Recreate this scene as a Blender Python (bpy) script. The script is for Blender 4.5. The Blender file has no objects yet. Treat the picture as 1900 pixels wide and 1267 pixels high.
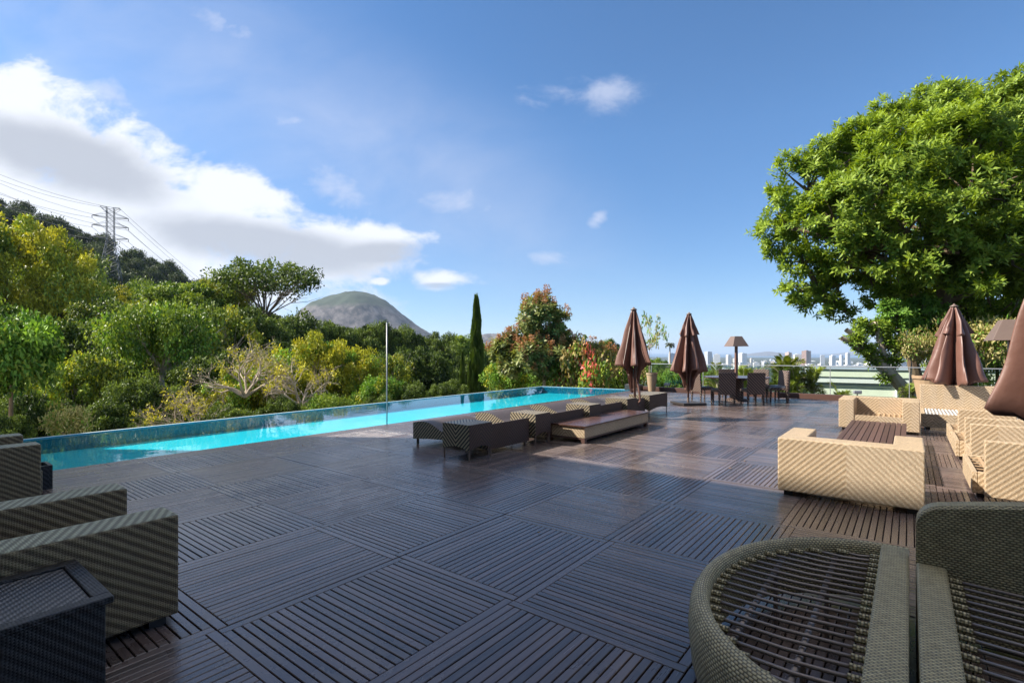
import bpy, math, random
import numpy as np
PI = math.pi
R = math.radians
sc = bpy.context.scene
col = sc.collection

# ------------------------------------------------------------------ camera
YAW = 0.663
HAZE = 0.00007
CY, SY = math.cos(YAW), math.sin(YAW)
FW = np.array([-SY, CY]); RT = np.array([CY, SY])
CAMZ = 1.5
F = 944.0
HYP = 653.0
cam = bpy.data.cameras.new('camera')
camo = bpy.data.objects.new('camera', cam); col.objects.link(camo)
camo.location = (0, 0, CAMZ); camo.rotation_euler = (R(90), 0, YAW)
cam.sensor_width = 36; cam.lens = F / 1900 * 36
cam.shift_y = (HYP - 633.5) / 1900
cam.clip_start = 0.05; cam.clip_end = 90000
sc.camera = camo

# ------------------------------------------------------------------ light
SUN = np.array([-0.636, -0.42, 0.643]); SUN = SUN / np.linalg.norm(SUN)
EL = math.asin(SUN[2]); ROT = math.atan2(SUN[0], SUN[1])
sd = bpy.data.lights.new('sun', 'SUN'); so = bpy.data.objects.new('sun', sd); col.objects.link(so)
sd.energy = 5.0; sd.angle = R(0.6); sd.color = (1.0, 0.93, 0.82)
from mathutils import Vector
so.rotation_euler = Vector(SUN.tolist()).to_track_quat('Z', 'Y').to_euler()
so.location = (0, 0, 60)
sc.view_settings.view_transform = 'Standard'; sc.view_settings.look = 'None'
sc.view_settings.exposure = 1.15; sc.view_settings.gamma = 1.0
sc.cycles.max_bounces = 8; sc.cycles.transparent_max_bounces = 16; sc.cycles.volume_bounces = 0
sc.cycles.sample_clamp_indirect = 6.0
sc.cycles.caustics_reflective = False; sc.cycles.caustics_refractive = False

world = bpy.data.worlds.new('World'); sc.world = world; world.use_nodes = True
nt = world.node_tree
for n in list(nt.nodes): nt.nodes.remove(n)
class NG:
    """tiny node helper: values are sockets or numbers"""
    def __init__(s, nt): s.nt = nt
    def new(s, t, **k):
        n = s.nt.nodes.new(t)
        for a, b in k.items(): setattr(n, a, b)
        return n
    def put(s, sock, v):
        if hasattr(v, 'is_output') or hasattr(v, 'links'): s.nt.links.new(v, sock)
        else: sock.default_value = v
    def m(s, op, a, b=None, c=None, clamp=False):
        n = s.new('ShaderNodeMath', operation=op, use_clamp=clamp)
        s.put(n.inputs[0], a)
        if b is not None: s.put(n.inputs[1], b)
        if c is not None: s.put(n.inputs[2], c)
        return n.outputs[0]
    def vm(s, op, a, b=None, out=0):
        n = s.new('ShaderNodeVectorMath', operation=op)
        s.put(n.inputs[0], a)
        if b is not None: s.put(n.inputs[1], b)
        return n.outputs[out]
    def xyz(s, a, b, c=0.0):
        n = s.new('ShaderNodeCombineXYZ')
        for i, v in enumerate((a, b, c)): s.put(n.inputs[i], v)
        return n.outputs[0]
    def noise(s, vec, scale, detail=4, rough=0.5, dist=0.0, out='Fac'):
        n = s.new('ShaderNodeTexNoise')
        if vec is not None: s.put(n.inputs['Vector'], vec)
        n.inputs['Scale'].default_value = scale; n.inputs['Detail'].default_value = detail
        n.inputs['Roughness'].default_value = rough; n.inputs['Distortion'].default_value = dist
        return n.outputs[out]
    def mr(s, v, a, b, c=0.0, d=1.0, smooth=False):
        n = s.new('ShaderNodeMapRange')
        if smooth: n.interpolation_type = 'SMOOTHSTEP'
        for i, x in enumerate((v, a, b, c, d)): s.put(n.inputs[i], x)
        return n.outputs[0]
    def mix(s, f, a, b, mode='MIX'):
        n = s.new('ShaderNodeMix', data_type='RGBA', blend_type=mode)
        n.clamp_factor = True
        s.put(n.inputs[0], f)
        for i, x in ((6, a), (7, b)):
            if isinstance(x, tuple) and len(x) == 3: x = (*x, 1)
            s.put(n.inputs[i], x)
        return n.outputs[2]
g = NG(nt)
sky = g.new('ShaderNodeTexSky'); sky.sky_type = 'NISHITA'; sky.sun_disc = False
sky.sun_elevation = EL; sky.sun_rotation = ROT % (2 * PI)
sky.altitude = 1500; sky.air_density = 1.0; sky.dust_density = 0.1; sky.ozone_density = 3.0
tc = g.new('ShaderNodeTexCoord').outputs['Generated']
fdot = g.vm('DOT_PRODUCT', tc, (FW[0], FW[1], 0.0), out=1)
rdot = g.vm('DOT_PRODUCT', tc, (RT[0], RT[1], 0.0), out=1)
sep = g.new('ShaderNodeSeparateXYZ'); g.put(sep.inputs[0], tc)
fpos = g.m('MAXIMUM', fdot, 0.08)
U = g.m('DIVIDE', rdot, fpos); V = g.m('DIVIDE', sep.outputs[2], fpos)
UV = g.xyz(U, V)
nz1 = g.noise(g.xyz(U, g.m('MULTIPLY', V, 1.7)), 3.2, 9, 0.58, 0.35)
nz2 = g.noise(g.xyz(U, g.m('MULTIPLY', V, 1.5), 3.7), 9.0, 8, 0.62, 0.3)
def ell(px, py, rx, ry, rot):
    mp = g.new('ShaderNodeMapping', vector_type='TEXTURE')
    g.put(mp.inputs[0], UV)
    mp.inputs[1].default_value = ((px - 950) / F, (HYP - py) / F, 0)
    mp.inputs[2].default_value = (0, 0, R(rot)); mp.inputs[3].default_value = (rx / F, ry / F, 1)
    return g.m('SUBTRACT', 1.0, g.vm('LENGTH', mp.outputs[0], out=1))
def union(lst):
    a = lst[0]
    for b in lst[1:]: a = g.m('SMOOTH_MAX', a, b, 0.25)
    return a
dense = union([ell(-60, 290, 420, 190, -22), ell(120, 420, 520, 150, -12), ell(420, 420, 330, 85, -14),
               ell(640, 450, 180, 62, -8), ell(90, 250, 300, 110, -30), ell(-300, 300, 400, 260, 0),
               ell(420, 350, 210, 60, -24), ell(816, 519, 80, 26, 0), ell(706, 522, 22, 9, 0)])
df = g.m('ADD', dense, g.m('MULTIPLY', g.m('SUBTRACT', nz1, 0.48), 2.3))
df = g.m('ADD', df, g.m('MULTIPLY', g.m('SUBTRACT', nz2, 0.5), 1.7))
dmask = g.mr(df, -0.10, 0.55, smooth=True)
thin = union([ell(390, 25, 120, 42, -28), ell(210, 175, 130, 45, -20), ell(1110, 172, 150, 50, 5), ell(830, 378, 170, 48, -4),
              ell(1110, 405, 34, 18, 40), ell(550, 225, 60, 22, 0), ell(780, 300, 60, 60, -30), ell(1020, 475, 90, 25, 0),
              ell(640, 350, 160, 60, -25)])
tf = g.m('ADD', thin, g.m('MULTIPLY', g.m('SUBTRACT', nz2, 0.56), 2.6))
tmask = g.m('MULTIPLY', g.mr(tf, 0.0, 1.1, smooth=True), 0.6)
veil = union([ell(150, 120, 900, 420, -20), ell(700, 300, 700, 260, -25)])
vmask = g.m('MULTIPLY', g.mr(veil, 0.0, 0.9, smooth=True), g.mr(nz1, 0.3, 0.75, 0.08, 0.48))
front = g.mr(fdot, 0.0, 0.12)
mask = g.m('MAXIMUM', dmask, g.m('MAXIMUM', tmask, vmask))
mask = g.m('MULTIPLY', mask, front)
grey = union([ell(110, 290, 260, 75, -16), ell(500, 455, 320, 55, -8), ell(700, 470, 160, 30, 0), ell(816, 530, 50, 8, 0), ell(60, 480, 300, 60, -5)])
gf = g.m('ADD', grey, g.m('MULTIPLY', g.m('SUBTRACT', nz1, 0.5), 0.9))
gmask = g.m('MULTIPLY', g.mr(gf, -0.05, 0.6, smooth=True), 0.9)
ccol = g.mix(gmask, (0.80, 0.83, 0.90), (0.43, 0.46, 0.53))
ccol = g.mix(dmask, (0.62, 0.66, 0.80), ccol)
bg1 = g.new('ShaderNodeBackground'); g.put(bg1.inputs[0], sky.outputs[0]); bg1.inputs[1].default_value = 0.088
bg2 = g.new('ShaderNodeBackground'); g.put(bg2.inputs[0], ccol); bg2.inputs[1].default_value = 0.56
mx = g.new('ShaderNodeMixShader'); g.put(mx.inputs[0], mask)
hs_ = g.new('ShaderNodeHueSaturation'); hs_.inputs['Saturation'].default_value = 1.16; g.put(hs_.inputs['Color'], sky.outputs[0])
skyc = g.mix(1.0, hs_.outputs[0], g.mix(g.mr(sep.outputs[2], 0.0, 0.38), (0.58, 0.63, 0.70), (0.98, 1.0, 1.0)), 'MULTIPLY')
g.put(bg1.inputs[0], skyc)
nt.links.new(bg1.outputs[0], mx.inputs[1]); nt.links.new(bg2.outputs[0], mx.inputs[2])
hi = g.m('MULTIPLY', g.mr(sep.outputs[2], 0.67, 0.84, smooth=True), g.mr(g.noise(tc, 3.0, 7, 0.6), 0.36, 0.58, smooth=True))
bg_fill = g.new('ShaderNodeBackground'); bg_fill.inputs[0].default_value = (1.0, 0.97, 0.93, 1); bg_fill.inputs[1].default_value = 0.68  # bright overhead cloud, out of view, added as neutral fill for shaded parts
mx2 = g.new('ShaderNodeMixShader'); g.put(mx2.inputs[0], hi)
nt.links.new(mx.outputs[0], mx2.inputs[1]); nt.links.new(bg_fill.outputs[0], mx2.inputs[2])
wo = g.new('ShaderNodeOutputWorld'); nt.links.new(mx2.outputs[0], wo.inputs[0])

# ------------------------------------------------------------------ helpers
def W(px, d, z=0.0):
    """a place d metres ahead of the viewpoint"""
    p = FW * d + RT * ((px - 950) / F * d)
    return (float(p[0]), float(p[1]), z)
def ZP(py, d): return CAMZ - (py - HYP) * d / F

def tag(o, label=None, cat=None, group=None, kind=None):
    if label: o['label'] = label
    if cat: o['category'] = cat
    if group: o['group'] = group
    if kind: o['kind'] = kind
    return o
def empty(name, loc=(0, 0, 0), rz=0, **k):
    o = bpy.data.objects.new(name, None); col.objects.link(o); o.location = loc; o.rotation_euler = (0, 0, rz)
    o.empty_display_size = 0.2
    return tag(o, **k)
def link(name, me, parent=None, **k):
    o = bpy.data.objects.new(name, me); col.objects.link(o)
    if parent: o.parent = parent
    return tag(o, **k)
def copy_tree(o, parent=None):
    c = o.copy(); col.objects.link(c); c.parent = parent
    for ch in list(o.children): copy_tree(ch, c)
    return c

class MB:
    def __init__(s): s.v = []; s.f = []; s.uv = []; s.mi = []; s.at = []; s.cur = 0; s.val = 0.5
    def face(s, pts, uvs=None):
        n = len(s.v); s.v.extend([tuple(p) for p in pts]); s.f.append(tuple(range(n, n + len(pts))))
        s.uv.extend(uvs if uvs else [(p[0], p[1]) for p in pts]); s.mi.append(s.cur); s.at.extend([s.val] * len(pts))
    def box(s, x0, x1, y0, y1, z0, z1, skip='', M=None):
        cx, cy, cz = (x0 + x1) / 2, (y0 + y1) / 2, (z0 + z1) / 2
        def P(x, y, z):
            if M is None: return (x, y, z)
            q = M @ Vector((x, y, z)); return tuple(q)
        def add(ps, uvs): s.face([P(*p) for p in ps], uvs)
        if '-z' not in skip: add([(x0, y0, z0), (x0, y1, z0), (x1, y1, z0), (x1, y0, z0)], [(p[0] - cx, p[1] - cy) for p in [(x0, y0), (x0, y1), (x1, y1), (x1, y0)]])
        if '+z' not in skip: add([(x0, y0, z1), (x1, y0, z1), (x1, y1, z1), (x0, y1, z1)], [(p[0] - cx, p[1] - cy) for p in [(x0, y0), (x1, y0), (x1, y1), (x0, y1)]])
        if '-y' not in skip: add([(x0, y0, z0), (x1, y0, z0), (x1, y0, z1), (x0, y0, z1)], [(x0 - cx, z0), (x1 - cx, z0), (x1 - cx, z1), (x0 - cx, z1)])
        if '+y' not in skip: add([(x1, y1, z0), (x0, y1, z0), (x0, y1, z1), (x1, y1, z1)], [(x1 - cx, z0), (x0 - cx, z0), (x0 - cx, z1), (x1 - cx, z1)])
        if '-x' not in skip: add([(x0, y1, z0), (x0, y0, z0), (x0, y0, z1), (x0, y1, z1)], [(y1 - cy, z0), (y0 - cy, z0), (y0 - cy, z1), (y1 - cy, z1)])
        if '+x' not in skip: add([(x1, y0, z0), (x1, y1, z0), (x1, y1, z1), (x1, y0, z1)], [(y0 - cy, z0), (y1 - cy, z0), (y1 - cy, z1), (y0 - cy, z1)])
    def tube(s, pts, r, n=8, cap=True):
        pts = [np.array(p, float) for p in pts]
        rs = r if isinstance(r, (list, tuple)) else [r] * len(pts)
        rings = []; L = 0
        for i, p in enumerate(pts):
            t = pts[min(i + 1, len(pts) - 1)] - pts[max(i - 1, 0)]; t = t / (np.linalg.norm(t) + 1e-9)
            up = np.array([0, 0, 1.0]) if abs(t[2]) < 0.9 else np.array([1.0, 0, 0])
            a = np.cross(t, up); a /= np.linalg.norm(a); b = np.cross(t, a)
            if i: L += np.linalg.norm(p - pts[i - 1])
            rings.append(([p + rs[i] * (a * math.cos(2 * PI * k / n) + b * math.sin(2 * PI * k / n)) for k in range(n)], L))
        for i in range(len(rings) - 1):
            (A, la), (B, lb) = rings[i], rings[i + 1]
            for k in range(n):
                k2 = (k + 1) % n; c0 = 2 * PI * rs[i] * k / n; c1 = 2 * PI * rs[i] * (k + 1) / n
                s.face([A[k], B[k], B[k2], A[k2]], [(c0, la), (c0, lb), (c1, lb), (c1, la)])
        if cap:
            s.face(rings[0][0]); s.face(rings[-1][0][::-1])
    def mesh(s, name, mats, smooth=False, weld=False):
        me = bpy.data.meshes.new(name); me.from_pydata(s.v, [], s.f)
        for m in (mats if isinstance(mats, (list, tuple)) else [mats]): me.materials.append(m)
        uvl = me.uv_layers.new(name='UVMap'); uvl.data.foreach_set('uv', np.array(s.uv, 'f').ravel())
        at = me.attributes.new('tint', 'FLOAT', 'POINT'); at.data.foreach_set('value', np.array(s.at, 'f'))
        me.polygons.foreach_set('material_index', s.mi)
        if weld:
            import bmesh
            b = bmesh.new(); b.from_mesh(me); bmesh.ops.remove_doubles(b, verts=b.verts, dist=1e-4); b.to_mesh(me); b.free()
        if smooth: me.polygons.foreach_set('use_smooth', [True] * len(me.polygons))
        me.update(); return me
    def build(s, name, mats, parent=None, smooth=False, bevel=0, weld=None, **k):
        me = s.mesh(name, mats, smooth, weld=(bevel > 0 or smooth) if weld is None else weld)
        o = link(name, me, parent, **k)
        if bevel:
            b = o.modifiers.new('bevel', 'BEVEL'); b.width = bevel; b.segments = 2; b.limit_method = 'ANGLE'; b.angle_limit = R(40)
        return o

# ------------------------------------------------------------------ materials
def mat(name):
    m = bpy.data.materials.new(name); m.use_nodes = True
    n = m.node_tree; bs = n.nodes['Principled BSDF']
    return m, NG(n), bs
def plain(name, c, rough=0.6, spec=0.5, metal=0.0, var=0.15, scale=6.0, bump=0.0, bscale=60):
    m, g, b = mat(name)
    tcn = g.new('ShaderNodeTexCoord')
    nz = g.noise(tcn.outputs['Object'], scale, 6, 0.6)
    cc = g.mix(nz, tuple(x * (1 - var) for x in c), tuple(min(1, x * (1 + var)) for x in c))
    g.put(b.inputs['Base Color'], cc); b.inputs['Roughness'].default_value = rough
    b.inputs['Specular IOR Level'].default_value = spec; b.inputs['Metallic'].default_value = metal
    if bump:
        bp = g.new('ShaderNodeBump'); bp.inputs['Strength'].default_value = bump; bp.inputs['Distance'].default_value = 0.004
        g.put(bp.inputs['Height'], g.noise(tcn.outputs['Object'], bscale, 4)); g.put(b.inputs['Normal'], bp.outputs[0])
    return m
def wicker(name, dark, light, period=0.06, chevron=True, sharp=0.5, cell=(0.022, 0.009), rough=0.45, spec=0.5, vert=False, bump=0.6, slope=1.0, flip=1.0):
    m, g, b = mat(name)
    uv = g.new('ShaderNodeUVMap'); uv.uv_map = 'UVMap'
    sp = g.new('ShaderNodeSeparateXYZ'); g.put(sp.inputs[0], uv.outputs[0])
    u, v = sp.outputs[0], sp.outputs[1]
    au = g.m('ABSOLUTE', u) if chevron else u
    if vert:   # zigzag running sideways
        au = g.m('PINGPONG', u, 0.11); 
    a = g.m('ADD', g.m('MULTIPLY', au, slope * flip), v)
    if period:
        wv = g.m('SINE', g.m('MULTIPLY', a, 2 * PI / period))
        st = g.mr(wv, -sharp, sharp, smooth=True)
        p_, q_ = g.m('ADD', au, v), g.m('SUBTRACT', v, au)
    else:
        st = g.noise(g.xyz(u, v), 14, 3)
        p_, q_ = u, v
    # strands that pass over and under: oval humps, every other row shifted
    row = g.m('DIVIDE', q_, cell[1]); rf = g.m('FLOOR', row)
    over = g.m('ABSOLUTE', g.m('SINE', g.m('MULTIPLY', g.m('ADD', g.m('DIVIDE', p_, cell[0]), g.m('MULTIPLY', rf, 0.5)), PI)))
    rp = g.m('SINE', g.m('MULTIPLY', g.m('SUBTRACT', row, rf), PI))
    hum = g.m('MULTIPLY', g.m('POWER', over, 0.55), g.m('POWER', g.m('MAXIMUM', rp, 0.0), 0.5))
    rnd = g.new('ShaderNodeTexWhiteNoise'); rnd.noise_dimensions = '2D'; g.put(rnd.inputs['Vector'], g.xyz(rf, g.m('FLOOR', g.m('ADD', g.m('DIVIDE', p_, cell[0]), g.m('MULTIPLY', rf, 0.5)))))
    c = g.mix(st, dark, light)
    nz = g.noise(g.xyz(u, v), 2.5, 4)
    c = g.mix(1.0, c, g.mix(nz, (0.82, 0.82, 0.82), (1.12, 1.12, 1.12)), 'MULTIPLY')
    wv_ = g.m('MULTIPLY', g.mr(hum, 0.25, 0.95, 0.28, 1.08), g.mr(rnd.outputs[0], 0, 1, 0.78, 1.1))
    c = g.mix(1.0, c, g.xyz(wv_, wv_, wv_), 'MULTIPLY')
    g.put(b.inputs['Base Color'], c); b.inputs['Roughness'].default_value = rough; b.inputs['Specular IOR Level'].default_value = spec
    bp = g.new('ShaderNodeBump'); bp.inputs['Strength'].default_value = bump; bp.inputs['Distance'].default_value = 0.004
    hgt = g.m('ADD', hum, g.m('MULTIPLY', st, 0.7))
    g.put(bp.inputs['Height'], hgt); g.put(b.inputs['Normal'], bp.outputs[0])
    return m
M = {}
M['tan'] = wicker('tan_wicker', (0.62, 0.43, 0.25), (0.88, 0.68, 0.45), 0.058, sharp=0.9)
M['tan_zig'] = wicker('tan_wicker_zigzag', (0.62, 0.43, 0.25), (0.88, 0.68, 0.45), 0.058, sharp=0.9, vert=True)
M['brown_dark'] = wicker('brown_wicker', (0.045, 0.021, 0.014), (0.14, 0.07, 0.048), 0.055, sharp=0.8)
M['brown_stripe'] = wicker('striped_wicker', (0.016, 0.012, 0.010), (0.58, 0.48, 0.32), 0.062, sharp=0.35, bump=0.3, flip=-1.0)
M['brown_top'] = wicker('woven_sling', (0.10, 0.072, 0.06), (0.13, 0.095, 0.08), 0.02, chevron=False, rough=0.5, bump=0.2)
M['chair_wick'] = wicker('chair_wicker', (0.022, 0.014, 0.012), (0.30, 0.19, 0.14), 0.085, sharp=0.5, chevron=False)
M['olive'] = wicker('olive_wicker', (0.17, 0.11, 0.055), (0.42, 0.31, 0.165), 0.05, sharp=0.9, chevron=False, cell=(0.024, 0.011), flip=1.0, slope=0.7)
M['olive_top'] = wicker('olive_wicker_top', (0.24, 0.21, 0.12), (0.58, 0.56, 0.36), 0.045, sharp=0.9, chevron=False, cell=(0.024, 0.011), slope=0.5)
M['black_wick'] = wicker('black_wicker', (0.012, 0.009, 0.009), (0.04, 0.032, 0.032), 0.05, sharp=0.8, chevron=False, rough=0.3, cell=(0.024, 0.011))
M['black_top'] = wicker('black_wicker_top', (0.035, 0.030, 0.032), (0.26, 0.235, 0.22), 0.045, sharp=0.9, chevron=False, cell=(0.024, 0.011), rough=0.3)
M['rope'] = wicker('rope_wicker', (0.38, 0.31, 0.17), (0.60, 0.51, 0.30), 0, cell=(0.024, 0.012), bump=0.9)
M['rod'] = plain('bronze_rod', (0.22, 0.175, 0.155), 0.35, 0.5, 0.3)
M['steel'] = plain('steel', (0.34, 0.35, 0.36), 0.5, 0.5, 0.3)
M['galv'] = plain('galvanised', (0.33, 0.35, 0.37), 0.5, 0.5, 0.4)
M['pole'] = plain('painted_pole', (0.17, 0.09, 0.07), 0.4, 0.5)
M['shade'] = plain('lamp_shade_metal', (0.15, 0.105, 0.085), 0.45, 0.5, var=0.2, bump=0.15)
M['slab'] = plain('umbrella_base', (0.035, 0.028, 0.025), 0.4, 0.5)
M['pylon'] = plain('weathered_steel', (0.13, 0.14, 0.15), 0.6)
M['dead_leaf'] = plain('dead_leaf', (0.30, 0.17, 0.07), 0.7, 0.3, var=0.4)
M['white'] = plain('white_paint', (0.75, 0.75, 0.74), 0.5)
M['strap'] = plain('seat_strap', (0.42, 0.27, 0.15), 0.6)
M['cush'] = plain('dark_cushion', (0.03, 0.04, 0.06), 0.5)
M['bark'] = plain('bark', (0.17, 0.12, 0.08), 0.85, 0.2, var=0.5, scale=7, bump=0.8, bscale=18)
M['bark_pale'] = plain('pale_bark', (0.48, 0.39, 0.30), 0.85, 0.2, var=0.35, scale=5, bump=0.6, bscale=14)
M['bark_dark'] = plain('dark_bark', (0.07, 0.055, 0.04), 0.85, 0.2, var=0.4, scale=5)
M['twig'] = plain('dry_twig', (0.46, 0.38, 0.29), 0.9, 0.1, var=0.3)
M['pot'] = plain('clay_pot', (0.36, 0.25, 0.15), 0.7, 0.3)

# umbrella cloth
def cloth():
    m, g, b = mat('umbrella_cloth')
    t = g.new('ShaderNodeTexCoord').outputs['Object']
    nz = g.noise(t, 5, 5)
    g.put(b.inputs['Base Color'], g.mix(nz, (0.13, 0.062, 0.045), (0.19, 0.095, 0.072)))
    g.put(b.inputs['Roughness'], g.mr(nz, 0.3, 0.7, 0.38, 0.55))
    bp = g.new('ShaderNodeBump'); bp.inputs['Strength'].default_value = 0.25; bp.inputs['Distance'].default_value = 0.02
    g.put(bp.inputs['Height'], g.noise(t, 9, 3)); g.put(b.inputs['Normal'], bp.outputs[0])
    return m
M['cloth'] = cloth()

def wood(name, c0, c1, r0=0.16, r1=0.42, spec=0.6, blotch=True):
    m, g, b = mat(name)
    at = g.new('ShaderNodeAttribute'); at.attribute_name = 'tint'
    geo = g.new('ShaderNodeTexCoord').outputs['Object']
    uv = g.new('ShaderNodeUVMap'); uv.uv_map = 'UVMap'
    mp = g.new('ShaderNodeMapping'); g.put(mp.inputs[0], uv.outputs[0]); mp.inputs[3].default_value = (2.5, 60, 1)
    gr = g.noise(g.vm('ADD', mp.outputs[0], g.xyz(0.0, 0.0, g.m('MULTIPLY', at.outputs['Fac'], 40.0))), 1.0, 6, 0.65)
    f = g.m('ADD', g.m('MULTIPLY', at.outputs['Fac'], 0.36), g.m('MULTIPLY', gr, 0.5))
    c = g.mix(g.mr(f, 0.25, 0.85), c0, c1)
    big = g.noise(geo, 0.9, 5, 0.6)
    dust = g.noise(geo, 38, 3, 0.7)
    if blotch: c = g.mix(g.mr(dust, 0.72, 0.84, 0, 0.55), c, (0.40, 0.30, 0.26))
    st_ = g.m('MULTIPLY', g.mr(g.noise(geo, 5.5, 6, 0.55, 0.6), 0.50, 0.53), g.mr(g.noise(geo, 0.55, 2), 0.50, 0.62))
    if blotch: c = g.mix(g.m('MULTIPLY', st_, 0.16), c, (0.22, 0.20, 0.19))
    g.put(b.inputs['Base Color'], c)
    wet = g.noise(geo, 1.6, 5, 0.55, 0.3)
    rr = g.m('ADD', g.mr(g.m('ADD', g.m('MULTIPLY', wet, 0.6), g.m('MULTIPLY', big, 0.4)), 0.30, 0.72, r0 + 0.04, r1 - 0.05), g.m('MULTIPLY', gr, 0.10))
    rr = g.m('ADD', rr, g.m('MULTIPLY', st_, 0.09 if blotch else 0.0))
    g.put(b.inputs['Roughness'], rr); b.inputs['Specular IOR Level'].default_value = spec
    bp = g.new('ShaderNodeBump'); bp.inputs['Strength'].default_value = 0.22; bp.inputs['Distance'].default_value = 0.003
    g.put(bp.inputs['Height'], g.m('ADD', gr, g.m('MULTIPLY', g.noise(geo, 5, 3), 0.5))); g.put(b.inputs['Normal'], bp.outputs[0])
    return m
M['deck'] = wood('wet_deck_wood', (0.062, 0.045, 0.041), (0.175, 0.124, 0.110), 0.09, 0.34, 0.85)
M['table_wood'] = wood('slat_wood', (0.075, 0.040, 0.032), (0.15, 0.082, 0.066), 0.3, 0.5, 0.5, False)
M['plat_wood'] = wood('oiled_wood', (0.05, 0.025, 0.020), (0.11, 0.055, 0.042), 0.16, 0.3, 0.7, False)
M['kerb'] = wood('kerb_wood', (0.07, 0.034, 0.026), (0.14, 0.07, 0.05), 0.4, 0.6, 0.4, False)
M['gap'] = plain('under_deck', (0.006, 0.005, 0.005), 0.9, 0.1)

def leafmat(name, dark, light, trans=0.26, rough=0.5, spec=0.22, hue=0.0):
    m = bpy.data.materials.new(name); m.use_nodes = True
    g = NG(m.node_tree); nt = m.node_tree
    b = nt.nodes['Principled BSDF']; out = nt.nodes['Material Output']
    at = g.new('ShaderNodeAttribute'); at.attribute_name = 'tint'
    oi = g.new('ShaderNodeObjectInfo')
    f = g.m('ADD', at.outputs['Fac'], g.mr(oi.outputs['Random'], 0, 1, -0.15, 0.15))
    c = g.mix(f, dark, light)
    g.put(b.inputs['Base Color'], c); b.inputs['Roughness'].default_value = rough; b.inputs['Specular IOR Level'].default_value = spec
    tr = g.new('ShaderNodeBsdfTranslucent')
    g.put(tr.inputs[0], g.mix(1.0, c, (1.25, 1.2, 0.45), 'MULTIPLY'))
    mx = g.new('ShaderNodeMixShader'); mx.inputs[0].default_value = trans
    nt.links.new(b.outputs[0], mx.inputs[1]); nt.links.new(tr.outputs[0], mx.inputs[2]); nt.links.new(mx.outputs[0], out.inputs[0])
    return m
L = {
 'dark':   leafmat('leaf_dark', (0.016, 0.040, 0.011), (0.22, 0.30, 0.06)),
 'mid':    leafmat('leaf_mid', (0.045, 0.11, 0.016), (0.42, 0.52, 0.08)),
 'bright': leafmat('leaf_bright', (0.065, 0.167, 0.022), (0.290, 0.478, 0.072)),
 'yellow': leafmat('leaf_yellow', (0.11, 0.15, 0.018), (0.62, 0.60, 0.06)),
 'gold':   leafmat('leaf_gold', (0.17, 0.19, 0.017), (0.66, 0.58, 0.05)),
 'cypress':leafmat('leaf_cypress', (0.051, 0.094, 0.017), (0.174, 0.246, 0.051), 0.15),
 'big':    leafmat('leaf_rosette', (0.055, 0.125, 0.013), (0.44, 0.56, 0.065), 0.34, 0.5, 0.25),
 'cream':  leafmat('leaf_cream', (0.300, 0.270, 0.090), (0.750, 0.660, 0.320), 0.3),
 'sea':    leafmat('leaf_bigoval', (0.045, 0.090, 0.022), (0.32, 0.34, 0.10), 0.25, 0.45, 0.3),
 'russet': leafmat('flower_russet', (0.30, 0.13, 0.06), (0.62, 0.33, 0.17), 0.2),
 'red':    leafmat('flower_red', (0.62, 0.05, 0.05), (0.95, 0.26, 0.20), 0.3),
 'tan':    leafmat('leaf_tan', (0.174, 0.145, 0.043), (0.551, 0.392, 0.160), 0.2),
 'palm':   leafmat('leaf_palm', (0.05, 0.10, 0.015), (0.34, 0.38, 0.06), 0.3),
 'palmd':  leafmat('leaf_royal', (0.022, 0.051, 0.014), (0.102, 0.160, 0.043), 0.2),
 'hill':   leafmat('leaf_hill', (0.029, 0.052, 0.020), (0.109, 0.145, 0.051), 0.2, 0.6, 0.2),
}

# ------------------------------------------------------------------ ground, sea, mountains
def tz(x, y):
    x = np.asarray(x, float); y = np.asarray(y, float)
    r = x * RT[0] + y * RT[1]; d = x * FW[0] + y * FW[1]
    rho = np.sqrt(r * r + d * d)
    t = np.clip((rho - 45) / 1400, 0, 1); sm = t * t * (3 - 2 * t)
    base = -5.0 - 3.0 * np.clip((rho - 18) / 40, 0, 1) * (r > -30) - 77.0 * np.sqrt(sm) * np.clip((r + d * 0.35 + 10) / 60, 0, 1)
    base = np.where(rho > 9000, -84.5 - (rho - 9000) * 0.02, base)
    hill = 81.0 * np.exp(-((r + 290) ** 2 + (d - 215) ** 2) / (2 * 108.0 ** 2))
    hill2 = 7.0 * np.exp(-((r + 34) ** 2 + (d - 62) ** 2) / (2 * 22.0 ** 2))
    n = 0.9 * np.sin(x * 0.13 + 1.2) * np.cos(y * 0.11) + 2.0 * np.sin(x * 0.031) * np.sin(y * 0.027 + 2) * np.clip(rho / 120, 0, 1)
    return np.maximum(base + n * (rho < 3000), -84.5 - np.maximum(0, rho - 9000) * 0.02) + hill + hill2
mt, gg, bb = mat('forest_ground')
tcn = gg.new('ShaderNodeTexCoord').outputs['Object']
nn = gg.noise(tcn, 0.02, 8, 0.6); n3 = gg.noise(tcn, 0.9, 6, 0.7)
gg.put(bb.inputs['Base Color'], gg.mix(n3, gg.mix(nn, (0.012, 0.018, 0.008), (0.05, 0.055, 0.02)), (0.045, 0.05, 0.018)))
bb.inputs['Roughness'].default_value = 0.95; bb.inputs['Specular IOR Level'].default_value = 0.1
rad = [14 * (1.045 ** i) for i in range(175)]; rad = [r for r in rad if r < 11500] + [11600]
NA = 180
vs = []; fs = []
for ri in rad:
    for k in range(NA):
        a = 2 * PI * k / NA; x, y = -3 + ri * math.cos(a), 6 + ri * math.sin(a)
        vs.append((x, y, float(tz(x, y))))
for i in range(len(rad) - 1):
    for k in range(NA):
        k2 = (k + 1) % NA
        fs.append((i * NA + k, (i + 1) * NA + k, (i + 1) * NA + k2, i * NA + k2))
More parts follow.
